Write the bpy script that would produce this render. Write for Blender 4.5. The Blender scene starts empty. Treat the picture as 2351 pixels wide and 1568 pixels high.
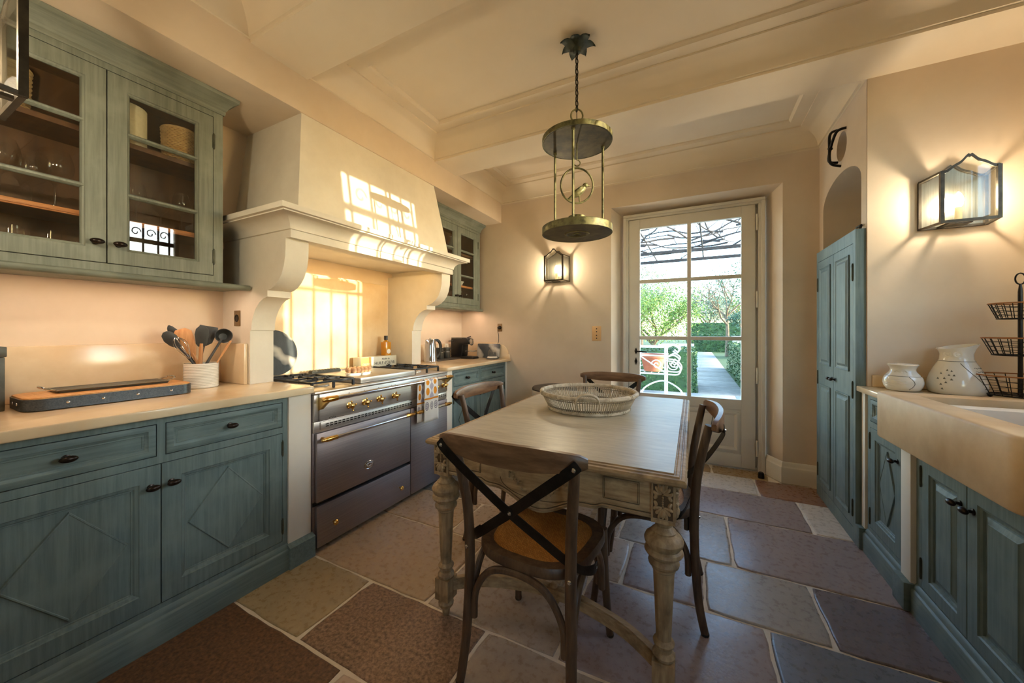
import bpy, bmesh, math, random
from mathutils import Vector, Matrix
S = bpy.context.scene
COL = S.collection
PI = math.pi
rnd = random.Random(11)

# ------------------------------------------------------------------ camera, light, exposure
F, CX, YH, IW, IH = 830.0, 1175.5, 760.0, 2351.0, 1568.0
TH = math.atan2(1596 - CX, F)
cam = bpy.data.objects.new('camera', bpy.data.cameras.new('camera'))
COL.objects.link(cam)
cam.location = (0, 0, 1.25)
cam.rotation_euler = (PI/2, 0, TH)
cam.data.sensor_fit = 'HORIZONTAL'
cam.data.sensor_width = 36.0
cam.data.lens = F/IW*36.0
cam.data.shift_y = -(IH/2 - YH)/IW
cam.data.clip_start = 0.02
S.camera = cam
S.cycles.transparent_max_bounces = 24

S.view_settings.view_transform = 'Standard'
S.view_settings.look = 'None'
S.view_settings.gamma = 1.0
S.view_settings.use_curve_mapping = False
S.view_settings.exposure = EXPOSURE = 1.65

W = bpy.data.worlds.new('world'); S.world = W
W.use_nodes = True
nt = W.node_tree
bg = nt.nodes['Background']
sky = nt.nodes.new('ShaderNodeTexSky')
sky.sky_type = 'NISHITA'
sky.sun_disc = False
sky.sun_elevation = math.radians(16)
sky.sun_rotation = math.radians(90)      # sun towards +X
sky.altitude = 0; sky.air_density = 1.0; sky.dust_density = 0.6; sky.ozone_density = 2.0
nt.links.new(sky.outputs[0], bg.inputs[0])
bg.inputs[1].default_value = SKY_STRENGTH = 0.72

sun = bpy.data.objects.new('sun', bpy.data.lights.new('sun', 'SUN'))
COL.objects.link(sun)
SUN_DIR = Vector((-1.0, -0.023, -0.100))
sun.rotation_euler = SUN_DIR.to_track_quat('-Z', 'Y').to_euler()
sun.data.energy = 3.3
sun.data.color = (1.0, 0.84, 0.60)
sun.data.angle = math.radians(0.35)
BULB = 235.0          # emission of the candle bulbs
STRIP = 10.5           # emission of the under-cabinet strips
WARM = (1.0, 0.83, 0.60)

# ------------------------------------------------------------------ materials
def lin(c):
    return tuple(((x/255)/12.92 if x/255 <= 0.04045 else (((x/255)+0.055)/1.055)**2.4) for x in c) + (1.0,)
MATS = {}
def mat(name, c1, c2=None, scale=4.0, stretch=(1, 1, 1), rough=0.5, metal=0.0, bump=0.0, detail=5.0,
        c3=None, s3=1.5, coat=0.0, bscale=None, bdist=0.002, lo=0.35, hi=0.65, vein=None, objcol=False, spec=None, rvar=0.0):
    m = bpy.data.materials.new(name); m.use_nodes = True; MATS[name] = m
    n = m.node_tree.nodes; l = m.node_tree.links
    p = n['Principled BSDF']
    p.inputs['Roughness'].default_value = rough
    p.inputs['Metallic'].default_value = metal
    if coat: p.inputs['Coat Weight'].default_value = coat
    if spec is not None: p.inputs['Specular IOR Level'].default_value = spec
    if c2 is None and not objcol:
        p.inputs['Base Color'].default_value = lin(c1)
        if not bump: return m
    tc = n.new('ShaderNodeTexCoord'); mp = n.new('ShaderNodeMapping')
    mp.inputs['Scale'].default_value = stretch
    l.new(tc.outputs['Object'], mp.inputs['Vector'])
    nz = n.new('ShaderNodeTexNoise'); nz.inputs['Scale'].default_value = scale; nz.inputs['Detail'].default_value = detail
    nz.inputs['Roughness'].default_value = 0.62
    l.new(mp.outputs[0], nz.inputs['Vector'])
    if c2 is not None or objcol:
        rp = n.new('ShaderNodeMapRange'); rp.inputs[1].default_value = lo; rp.inputs[2].default_value = hi
        l.new(nz.outputs['Fac'], rp.inputs[0])
        mx = n.new('ShaderNodeMix'); mx.data_type = 'RGBA'
        l.new(rp.outputs[0], mx.inputs[0])
        if objcol:
            oi = n.new('ShaderNodeObjectInfo')
            add = n.new('ShaderNodeVectorMath'); add.operation = 'ADD'
            l.new(tc.outputs['Object'], add.inputs[0])
            rm = n.new('ShaderNodeVectorMath'); rm.operation = 'SCALE'; rm.inputs[3].default_value = 37.0
            cmb = n.new('ShaderNodeCombineXYZ')
            l.new(oi.outputs['Random'], cmb.inputs[0]); l.new(oi.outputs['Random'], cmb.inputs[1])
            l.new(cmb.outputs[0], rm.inputs[0]); l.new(rm.outputs[0], add.inputs[1]); l.new(add.outputs[0], mp.inputs['Vector'])
            dk = n.new('ShaderNodeMix'); dk.data_type = 'RGBA'; dk.blend_type = 'MULTIPLY'; dk.inputs[0].default_value = 1.0
            dk.inputs[7].default_value = lin(c1); l.new(oi.outputs['Color'], dk.inputs[6])
            lt = n.new('ShaderNodeMix'); lt.data_type = 'RGBA'; lt.blend_type = 'MULTIPLY'; lt.inputs[0].default_value = 1.0
            lt.inputs[7].default_value = lin(c2); l.new(oi.outputs['Color'], lt.inputs[6])
            l.new(dk.outputs[2], mx.inputs[6]); l.new(lt.outputs[2], mx.inputs[7])
        else:
            mx.inputs[6].default_value = lin(c1); mx.inputs[7].default_value = lin(c2)
        out = mx.outputs[2]
        if c3 is not None:
            n3 = n.new('ShaderNodeTexNoise'); n3.inputs['Scale'].default_value = s3; n3.inputs['Detail'].default_value = 6
            l.new(tc.outputs['Object'] if not objcol else mp.inputs['Vector'].links[0].from_socket, n3.inputs['Vector'])
            r3 = n.new('ShaderNodeMapRange'); r3.inputs[1].default_value = 0.5; r3.inputs[2].default_value = 0.72; r3.inputs[4].default_value = 0.8
            l.new(n3.outputs['Fac'], r3.inputs[0])
            m3 = n.new('ShaderNodeMix'); m3.data_type = 'RGBA'
            l.new(r3.outputs[0], m3.inputs[0]); l.new(out, m3.inputs[6]); m3.inputs[7].default_value = lin(c3)
            out = m3.outputs[2]
        if vein is not None:
            wv = n.new('ShaderNodeTexWave'); wv.inputs['Scale'].default_value = vein[1]; wv.inputs['Distortion'].default_value = 9.0
            wv.inputs['Detail'].default_value = 4; wv.bands_direction = 'DIAGONAL'
            l.new(tc.outputs['Object'], wv.inputs['Vector'])
            r4 = n.new('ShaderNodeMapRange'); r4.inputs[1].default_value = vein[2]; r4.inputs[2].default_value = 1.0
            l.new(wv.outputs['Fac'], r4.inputs[0])
            m4 = n.new('ShaderNodeMix'); m4.data_type = 'RGBA'
            l.new(r4.outputs[0], m4.inputs[0]); l.new(out, m4.inputs[6]); m4.inputs[7].default_value = lin(vein[0])
            out = m4.outputs[2]
        l.new(out, p.inputs['Base Color'])
    if rvar:
        rr = n.new('ShaderNodeMapRange'); rr.inputs[3].default_value = rough - rvar; rr.inputs[4].default_value = rough + rvar
        rr.inputs[1].default_value = 0.3; rr.inputs[2].default_value = 0.7
        l.new(nz.outputs['Fac'], rr.inputs[0]); l.new(rr.outputs[0], p.inputs['Roughness'])
    if bump:
        bz = nz
        if bscale:
            bz = n.new('ShaderNodeTexNoise'); bz.inputs['Scale'].default_value = bscale; bz.inputs['Detail'].default_value = 6
            l.new(mp.inputs['Vector'].links[0].from_socket, bz.inputs['Vector'])
        b = n.new('ShaderNodeBump'); b.inputs['Strength'].default_value = bump; b.inputs['Distance'].default_value = bdist
        l.new(bz.outputs['Fac'], b.inputs['Height']); l.new(b.outputs[0], p.inputs['Normal'])
    return m

def glass(name, tint=(250, 252, 250), ior=1.45, rough=0.0, boost=1.0):
    m = bpy.data.materials.new(name); m.use_nodes = True; MATS[name] = m
    n = m.node_tree.nodes; l = m.node_tree.links
    n.remove(n['Principled BSDF'])
    out = n['Material Output']
    t = n.new('ShaderNodeBsdfTransparent'); t.inputs[0].default_value = lin(tint)
    g = n.new('ShaderNodeBsdfGlossy'); g.inputs['Roughness'].default_value = rough
    lw = n.new('ShaderNodeLayerWeight'); lw.inputs[0].default_value = 0.5
    pw = n.new('ShaderNodeMath'); pw.operation = 'POWER'; pw.inputs[1].default_value = 5.0
    ml = n.new('ShaderNodeMath'); ml.operation = 'MULTIPLY_ADD'; ml.inputs[1].default_value = 0.9*boost; ml.inputs[2].default_value = 0.035*boost; ml.use_clamp = True
    mx = n.new('ShaderNodeMixShader')
    l.new(lw.outputs['Facing'], pw.inputs[0]); l.new(pw.outputs[0], ml.inputs[0]); l.new(ml.outputs[0], mx.inputs[0]); l.new(t.outputs[0], mx.inputs[1]); l.new(g.outputs[0], mx.inputs[2])
    l.new(mx.outputs[0], out.inputs[0])
    return m

def emit(name, col, strength):
    m = bpy.data.materials.new(name); m.use_nodes = True; MATS[name] = m
    p = m.node_tree.nodes['Principled BSDF']
    p.inputs['Base Color'].default_value = (0.8, 0.8, 0.8, 1)
    p.inputs['Emission Color'].default_value = tuple(col) + (1,)
    p.inputs['Emission Strength'].default_value = strength
    return m

PLASTER = mat('plaster', (216, 197, 172), (224, 206, 182), scale=2.2, rough=0.82, bump=0.12, bscale=60, bdist=0.001)
CEIL = mat('ceiling_paint', (226, 210, 184), (232, 218, 194), scale=1.5, rough=0.8)
TRIMW = mat('white_trim_paint', (226, 218, 202), (232, 225, 210), scale=3, rough=0.55)
STONEW = mat('pale_mantel_stone', (222, 214, 198), (230, 223, 208), scale=6, rough=0.6, bump=0.08, bscale=90)
PAINT = mat('teal_paint', (92, 110, 110), (114, 131, 128), scale=2.2, stretch=(34, 34, 1.6), rough=0.5, bump=0.12, detail=7, c3=(122, 138, 134), s3=7)
PAINTH = mat('teal_paint_across', (91, 109, 109), (113, 130, 127), scale=2.2, stretch=(1.6, 34, 34), rough=0.5, bump=0.12, detail=7, c3=(122, 138, 134), s3=7)
PAINTG = mat('sage_paint', (106, 112, 100), (128, 134, 122), scale=2.2, stretch=(34, 34, 1.6), rough=0.5, bump=0.12, detail=7, c3=(138, 144, 132), s3=7)
PAINTGH = mat('sage_paint_across', (102, 108, 96), (126, 132, 120), scale=2.2, stretch=(1.6, 34, 34), rough=0.5, bump=0.12, detail=7, c3=(136, 142, 130), s3=7)
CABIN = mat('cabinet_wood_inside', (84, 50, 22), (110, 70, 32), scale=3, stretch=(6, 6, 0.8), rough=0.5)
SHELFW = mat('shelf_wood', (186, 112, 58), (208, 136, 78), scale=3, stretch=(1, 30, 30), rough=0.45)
BLACKM = mat('black_iron', (24, 22, 20), (40, 37, 33), scale=30, rough=0.42, metal=0.6)
KNOBM = mat('dark_bronze', (34, 26, 22), (52, 42, 36), scale=20, rough=0.28, metal=0.7)
HINGEM = mat('hinge_metal', (62, 66, 54), (84, 86, 70), scale=30, rough=0.45, metal=0.4)
MARBLE = mat('beige_marble', (222, 196, 158), (232, 212, 178), scale=3.5, rough=0.16, c3=(206, 174, 132), s3=2.5)
SINKST = mat('sink_stone', (206, 176, 134), (222, 196, 156), scale=5, rough=0.5, c3=(186, 148, 100), s3=3.5, bump=0.2, bscale=45)
STEEL = mat('brushed_steel', (186, 184, 182), (206, 204, 200), scale=3, stretch=(1.0, 90, 90), rough=0.42, metal=1.0, bump=0.03, rvar=0.05)
STEELV = mat('steel_front', (150, 142, 146), (168, 160, 162), scale=3, stretch=(1.0, 90, 90), rough=0.48, metal=1.0, rvar=0.05)
CHROME = mat('polished_steel', (200, 202, 206), rough=0.12, metal=1.0)
BRASS = mat('brass', (212, 168, 92), (228, 188, 116), scale=20, rough=0.2, metal=1.0)
CAST = mat('cast_iron', (40, 42, 46), (58, 60, 64), scale=40, rough=0.5, metal=0.4)
WHITEC = mat('white_glazed_ceramic', (236, 232, 220), rough=0.18, coat=0.3)
JARC = mat('cream_glazed_ceramic', (226, 220, 202), (234, 228, 212), scale=9, rough=0.16, coat=0.4)
JARLN = mat('grey_glaze_line', (110, 106, 94), rough=0.4)
DARKM = mat('dark_marble', (58, 64, 68), (86, 92, 96), scale=3, stretch=(2.4, 2.4, 1), rough=0.22, detail=7, vein=((188, 186, 178), 2.2, 0.62))
BOARDW = mat('cutting_board_wood', (206, 146, 84), (224, 170, 108), scale=3, stretch=(2, 40, 40), rough=0.45)
BLUEST = mat('blue_grey_steel_band', (70, 78, 86), (96, 104, 112), scale=4, stretch=(1, 60, 60), rough=0.38, metal=0.7)
SPATW = mat('spatula_wood', (192, 134, 84), (212, 158, 106), scale=4, stretch=(20, 20, 2), rough=0.55)
NYLON = mat('grey_nylon', (52, 54, 54), (66, 68, 68), scale=10, rough=0.45)
CHAIRW = mat('weathered_chair_wood', (66, 48, 34), (104, 80, 58), scale=3, stretch=(16, 16, 2.5), rough=0.42, bump=0.12, detail=7)
RAILW = mat('weathered_rail_wood', (92, 64, 42), (130, 98, 70), scale=3, stretch=(2, 14, 14), rough=0.36, bump=0.1, detail=7)
TABLEW = mat('painted_table_wood', (150, 122, 86), (188, 162, 122), scale=3, stretch=(3, 22, 22), rough=0.5, bump=0.3, detail=8, c3=(92, 70, 44), s3=14, bdist=0.003)
TABLEWV = mat('painted_table_leg', (148, 121, 86), (186, 160, 120), scale=3, stretch=(22, 22, 3), rough=0.5, bump=0.3, detail=8, c3=(92, 70, 44), s3=16, bdist=0.003)
TABLETOP = mat('table_top_paint', (166, 158, 140), (188, 180, 160), scale=3, stretch=(3, 18, 18), rough=0.36, bump=0.08, detail=8)
TABLEDK = mat('table_glaze_dark', (70, 52, 32), (98, 76, 50), scale=25, rough=0.6)
BASKW = mat('whitewashed_wicker', (158, 146, 124), (196, 186, 166), scale=30, rough=0.6, bump=0.2)
BASKDK = mat('basket_mesh_dark', (70, 60, 46), (104, 92, 74), scale=40, rough=0.7)
PATINA = mat('patinated_brass', (70, 68, 42), (136, 132, 88), scale=16, rough=0.5, metal=0.4, lo=0.4, hi=0.6, c3=(46, 40, 26), s3=16, bump=0.2)
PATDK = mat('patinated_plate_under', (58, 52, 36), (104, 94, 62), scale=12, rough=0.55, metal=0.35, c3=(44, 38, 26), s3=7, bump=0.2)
LEAFM = mat('dark_metal_leaf', (40, 46, 38), (62, 68, 54), scale=20, rough=0.5, metal=0.3, bump=0.4)
SCONM = mat('sconce_bronze', (58, 52, 44), (80, 72, 60), scale=18, rough=0.36, metal=0.7)
SCONB = mat('sconce_mirror_plate', (112, 106, 94), (132, 126, 112), scale=4, stretch=(40, 1, 1), rough=0.3, metal=0.9)
CANDLE = mat('candle_sleeve', (240, 222, 178), rough=0.5)
BULBM = emit('lit_bulb', WARM, BULB)
STRIPM = emit('strip_lamp', (1.0, 0.68, 0.50), STRIP)
STRIPW = emit('hood_lamp', (1.0, 0.62, 0.24), 6.0)
PANE = glass('window_pane')
CABGL = glass('cabinet_pane', boost=1.3)
DRINKG = glass('drinking_glass', tint=(250, 250, 248), ior=1.45, boost=1.2)
OILG = mat('olive_oil', (186, 126, 14), rough=0.12, coat=0.5)
LINEN = mat('cream_linen', (222, 206, 170), (232, 218, 184), scale=60, rough=0.9)
WICK = mat('natural_wicker', (196, 158, 104), (222, 186, 130), scale=40, rough=0.65, bump=0.2)
PLASTB = mat('black_plastic', (26, 26, 27), rough=0.3)
PLASTW = mat('white_plastic', (226, 216, 198), rough=0.45)
PLATEM = mat('bronze_switch_plate', (126, 104, 74), (146, 122, 88), scale=8, rough=0.4, metal=0.5)
PEACH = mat('beige_switch_plate', (226, 180, 126), rough=0.45)
BINM = mat('bin_body', (206, 198, 186), rough=0.4)
BINL = mat('bin_lid', (70, 64, 58), rough=0.45)
ZINC = mat('dark_zinc', (76, 76, 70), (98, 98, 90), scale=8, rough=0.45, metal=0.5)
TINL = mat('pale_printed_tin', (206, 204, 186), (216, 214, 198), scale=8, rough=0.4)
TINO = mat('ochre_printed_tin', (206, 160, 92), rough=0.45)
INK = mat('dark_print', (66, 70, 66), rough=0.6)
EGGC = mat('egg_shell', (206, 158, 118), (222, 178, 138), scale=10, rough=0.5)
GROUT = mat('lime_grout', (226, 212, 192), (238, 226, 208), scale=25, rough=0.85, bump=0.4, bscale=80)
FLAG = mat('flagstone', (210, 204, 198), (255, 255, 255), scale=34, rough=0.30, objcol=True, bump=0.22, bscale=85, detail=12, lo=0.15, hi=0.85, rvar=0.08, c3=None, bdist=0.0025)
FLAGR = mat('rough_flagstone', (150, 140, 130), (255, 250, 245), scale=70, rough=0.48, objcol=True, bump=0.6, bscale=90, detail=6, lo=0.35, hi=0.66, rvar=0.1, bdist=0.003)
DOORSTOP = mat('rubber', (18, 18, 18), rough=0.6)
TERRACE = mat('terrace_stone', (150, 146, 140), (172, 168, 160), scale=3, rough=0.7, c3=(130, 126, 122), s3=1.4)
GRAVEL = mat('path_stone', (138, 130, 118), (158, 150, 136), scale=6, rough=0.8)
GRASS = mat('lawn', (66, 84, 42), (92, 108, 56), scale=12, rough=0.9)
HEDGEM = mat('hedge_leaf', (30, 62, 34), (58, 96, 48), scale=5, rough=0.6)
LEAFG = mat('bright_leaf', (70, 110, 48), (128, 156, 70), scale=3, rough=0.55)
LEAFO = mat('olive_leaf', (104, 118, 100), (150, 160, 136), scale=3, rough=0.6)
LEAFB = mat('blue_green_leaf', (52, 84, 70), (84, 116, 92), scale=3, rough=0.6)
BARK = mat('bark', (84, 72, 58), (116, 102, 84), scale=10, rough=0.8)
BARKD = mat('dark_vine_bark', (46, 44, 44), (64, 62, 62), scale=10, rough=0.8)
WIRON = mat('white_wrought_iron', (190, 200, 206), rough=0.45)
TERRA = mat('terracotta', (166, 98, 74), (184, 116, 90), scale=6, rough=0.8)
STONEH = mat('far_house_wall', (176, 170, 160), rough=0.8)
MATM = mat('door_mat_blue_grey', (96, 110, 128), (112, 126, 142), scale=60, rough=0.9)

def cane():
    m = bpy.data.materials.new('woven_cane'); m.use_nodes = True
    n = m.node_tree.nodes; l = m.node_tree.links; p = n['Principled BSDF']
    p.inputs['Roughness'].default_value = 0.42
    tc = n.new('ShaderNodeTexCoord'); mp = n.new('ShaderNodeMapping')
    mp.inputs['Rotation'].default_value = (0, 0, math.radians(45)); mp.inputs['Scale'].default_value = (1, 1, 1)
    l.new(tc.outputs['Object'], mp.inputs[0])
    br = n.new('ShaderNodeTexBrick'); br.inputs['Scale'].default_value = 70
    br.inputs['Color1'].default_value = lin((222, 160, 84)); br.inputs['Color2'].default_value = lin((194, 128, 54))
    br.inputs['Mortar'].default_value = lin((92, 52, 16)); br.inputs['Mortar Size'].default_value = 0.03
    br.inputs['Brick Width'].default_value = 0.9; br.inputs['Row Height'].default_value = 0.3
    l.new(mp.outputs[0], br.inputs['Vector'])
    l.new(br.outputs['Color'], p.inputs['Base Color'])
    b = n.new('ShaderNodeBump'); b.inputs['Strength'].default_value = 0.6; b.inputs['Distance'].default_value = 0.002; b.invert = True
    l.new(br.outputs['Fac'], b.inputs['Height']); l.new(b.outputs[0], p.inputs['Normal'])
    return m
CANE = cane()

# ------------------------------------------------------------------ mesh builder
class MB:
    def __init__(s): s.v = []; s.f = []; s.T = None
    def add(s, vs, fs):
        o = len(s.v)
        if s.T is not None: vs = [s.T @ Vector(v) for v in vs]
        s.v += [tuple(v) for v in vs]; s.f += [tuple(i + o for i in f) for f in fs]
        return s
    def box(s, x0, x1, y0, y1, z0, z1):
        return s.add([(x0,y0,z0),(x1,y0,z0),(x1,y1,z0),(x0,y1,z0),(x0,y0,z1),(x1,y0,z1),(x1,y1,z1),(x0,y1,z1)],
                     [(0,3,2,1),(4,5,6,7),(0,1,5,4),(1,2,6,5),(2,3,7,6),(3,0,4,7)])
    def cbox(s, c, d):
        return s.box(c[0]-d[0]/2, c[0]+d[0]/2, c[1]-d[1]/2, c[1]+d[1]/2, c[2]-d[2]/2, c[2]+d[2]/2)
    def tube(s, pts, r, n=8, closed=False, flat=None, up=None):
        P = [Vector(p) for p in pts]; N = len(P)
        rs = r if isinstance(r, (list, tuple)) else [r]*N
        if N < 2: return s
        tans = []
        for i in range(N):
            a = P[i-1] if (i > 0 or closed) else P[i]
            b = P[(i+1) % N] if (i < N-1 or closed) else P[i]
            t = (b - a); tans.append(t.normalized() if t.length > 1e-9 else Vector((0,0,1)))
        u = Vector(up) if up else (Vector((0,0,1)) if abs(tans[0].z) < 0.9 else Vector((1,0,0)))
        nrm = (u - tans[0]*u.dot(tans[0])).normalized()
        vs = []
        for i in range(N):
            t = tans[i]
            base = Vector(up) if up else nrm
            q = base - t*base.dot(t)
            if q.length > 1e-6: nrm = q.normalized()
            bn = t.cross(nrm)
            for k in range(n):
                a = 2*PI*(k+0.5)/n
                ca, sa = math.cos(a), math.sin(a)
                if flat:    # flat = (half size along nrm, half size along bn)
                    fx = max(-1, min(1, ca*1.42)); fy = max(-1, min(1, sa*1.42))
                    vs.append(P[i] + nrm*fx*flat[0]*rs[i] + bn*fy*flat[1]*rs[i])
                else:
                    vs.append(P[i] + (nrm*ca + bn*sa)*rs[i])
        fs = []
        for i in range(N if closed else N-1):
            j = (i+1) % N
            for k in range(n):
                k2 = (k+1) % n
                fs.append((i*n+k, i*n+k2, j*n+k2, j*n+k))
        if not closed:
            fs.append(tuple(range(n))[::-1]); fs.append(tuple((N-1)*n+k for k in range(n)))
        return s.add(vs, fs)
    def lathe(s, prof, c=(0,0,0), n=24, axis='z', flute=None, cap=True):
        vs = []; fs = []; m = len(prof)
        for (r, z) in prof:
            for k in range(n):
                a = 2*PI*k/n
                rr = r
                if flute and flute[0] <= z <= flute[1]: rr = r*(1 - flute[2]*(0.5+0.5*math.cos(a*flute[3]))**3)
                x, y = rr*math.cos(a), rr*math.sin(a)
                if axis == 'z': q = (c[0]+x, c[1]+y, c[2]+z)
                elif axis == 'y': q = (c[0]+x, c[1]+z, c[2]+y)
                else: q = (c[0]+z, c[1]+x, c[2]+y)
                vs.append(q)
        for i in range(m-1):
            for k in range(n):
                k2 = (k+1) % n
                fs.append((i*n+k, i*n+k2, (i+1)*n+k2, (i+1)*n+k))
        if prof[0][0] > 1e-4: fs.append(tuple(range(n))[::-1])
        if cap and prof[-1][0] > 1e-4: fs.append(tuple((m-1)*n+k for k in range(n)))
        return s.add(vs, fs)
    def shell(s, prof, c=(0,0,0), n=24, t=0.002):
        """open vessel with wall thickness"""
        inner = [(max(r-t, 0.0005), z) for r, z in prof[::-1]]
        inner[-1] = (inner[-1][0], inner[-1][1]+t)
        return s.lathe(list(prof) + inner, c, n)
    def ell(s, c, r, n=12, m=8):
        if not isinstance(r, (list, tuple)): r = (r, r, r)
        prof = [(math.sin(PI*i/m), -math.cos(PI*i/m)) for i in range(m+1)]
        vs = []; fs = []
        for (q, z) in prof:
            for k in range(n):
                a = 2*PI*k/n
                vs.append((c[0]+r[0]*q*math.cos(a), c[1]+r[1]*q*math.sin(a), c[2]+r[2]*z))
        for i in range(m):
            for k in range(n):
                k2 = (k+1) % n
                fs.append((i*n+k, i*n+k2, (i+1)*n+k2, (i+1)*n+k))
        return s.add(vs, fs)
    def prism(s, poly, f0, f1):
        """poly 2D points; f0,f1 map a 2D point to 3D for both ends"""
        n = len(poly)
        vs = [f0(p) for p in poly] + [f1(p) for p in poly]
        fs = [tuple(range(n))[::-1], tuple(range(n, 2*n))]
        fs += [(i, (i+1) % n, n+(i+1) % n, n+i) for i in range(n)]
        return s.add(vs, fs)
    def nested(s, x0, z0, x1, z1, loops, fill=True):
        """rectangular loops (inset, depth) in the local x/z plane; depth goes along +y"""
        vs = []; fs = []
        for (i, d) in loops:
            vs += [(x0+i, d, z0+i), (x1-i, d, z0+i), (x1-i, d, z1-i), (x0+i, d, z1-i)]
        for k in range(len(loops)-1):
            for e in range(4):
                fs.append((k*4+e, k*4+(e+1) % 4, k*4+4+(e+1) % 4, k*4+4+e))
        if fill:
            o = (len(loops)-1)*4; fs.append((o, o+1, o+2, o+3))
        return s.add(vs, fs)
    def sweep(s, prof, path, closed=False):
        """prof: list of (d, z): offset to the right-hand side of an xy path, and height"""
        P = [Vector((p[0], p[1])) for p in path]; N = len(P); m = len(prof); vs = []; fs = []
        for i in range(N):
            a = P[i]-P[i-1] if (i > 0 or closed) else P[1]-P[0]
            b = P[(i+1) % N]-P[i] if (i < N-1 or closed) else P[-1]-P[-2]
            na = Vector((a.y, -a.x)).normalized(); nb = Vector((b.y, -b.x)).normalized()
            q = (na+nb); q = q/max(1e-6, q.length); q = q/max(0.3, q.dot(na))
            for (d, z) in prof: vs.append((P[i].x+q.x*d, P[i].y+q.y*d, z))
        for i in range(N if closed else N-1):
            j = (i+1) % N
            for k in range(m): 
                k2 = (k+1) % m
                fs.append((i*m+k, i*m+k2, j*m+k2, j*m+k))
        if not closed: fs += [tuple(range(m))[::-1], tuple((N-1)*m+k for k in range(m))]
        return s.add(vs, fs)
    def build(s, name, m, parent=None, bevel=0.0, seg=2, angle=35, smooth=True):
        me = bpy.data.meshes.new(name)
        me.from_pydata(s.v, [], s.f)
        bm = bmesh.new(); bm.from_mesh(me)
        bmesh.ops.recalc_face_normals(bm, faces=bm.faces)
        if bevel:
            ed = [e for e in bm.edges if len(e.link_faces) == 2 and e.calc_face_angle(0) > 0.5]
            bmesh.ops.bevel(bm, geom=ed, offset=bevel, segments=seg, affect='EDGES', profile=0.5, clamp_overlap=True)
        bm.to_mesh(me); bm.free()
        if smooth:
            me.polygons.foreach_set('use_smooth', [True]*len(me.polygons))
            me.set_sharp_from_angle(angle=math.radians(angle))
        me.materials.append(m)
        o = bpy.data.objects.new(name, me); COL.objects.link(o)
        if parent is not None: o.parent = parent
        return o

def tag(o, label=None, cat=None, group=None, kind=None):
    if label: o['label'] = label
    if cat: o['category'] = cat
    if group: o['group'] = group
    if kind: o['kind'] = kind
    return o
def thing(name, label, cat, loc=(0,0,0), rz=0.0, group=None):
    o = bpy.data.objects.new(name, None); COL.objects.link(o)
    o.empty_display_size = 0.1
    o.location = loc; o.rotation_euler = (0, 0, rz)
    return tag(o, label, cat, group)
def struct(name, mb, m, parent=None, **k):
    o = mb.build(name, m, parent, **k)
    if parent is None: o['kind'] = 'structure'
    return o
def copy_tree(o, label=None, loc=None, rz=None, parent=None):
    c = o.copy(); COL.objects.link(c)
    if parent is not None: c.parent = parent
    if label: c['label'] = label
    if loc is not None: c.location = loc
    if rz is not None: c.rotation_euler = (0, 0, rz)
    for ch in list(o.children): copy_tree(ch, parent=c)
    return c
LEFT, RIGHT, BACK = PI/2, -PI/2, 0.0     # rotation of things whose front (local -y) faces the room
def smoothpath(pts, n=6, closed=False):
    P = [Vector(p) for p in pts]; N = len(P); out = []
    rng = range(N if closed else N-1)
    for i in rng:
        p0 = P[(i-1) % N] if (closed or i > 0) else P[0]; p1 = P[i]; p2 = P[(i+1) % N]
        p3 = P[(i+2) % N] if (closed or i+2 < N) else P[-1]
        for k in range(n):
            t = k/n
            out.append(0.5*((2*p1)+(p2-p0)*t+(2*p0-5*p1+4*p2-p3)*t*t+(3*p1-p0-3*p2+p3)*t**3))
    if not closed: out.append(P[-1])
    return out
def fill_holes(mb, outer, holes, f):
    """planar face with holes; f maps 2D to 3D"""
    bm = bmesh.new()
    for loop in [outer] + holes:
        vs = [bm.verts.new((p[0], p[1], 0)) for p in loop]
        for i in range(len(vs)): bm.edges.new((vs[i], vs[(i+1) % len(vs)]))
    bmesh.ops.triangle_fill(bm, use_beauty=True, use_dissolve=False, edges=bm.edges[:])
    bm.verts.index_update()
    mb.add([f((v.co.x, v.co.y)) for v in bm.verts], [tuple(v.index for v in fc.verts) for fc in bm.faces])
    bm.free()
def ring(mb, a, b):
    n = len(a); mb.add(list(a)+list(b), [(i, (i+1) % n, n+(i+1) % n, n+i) for i in range(n)])
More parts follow.
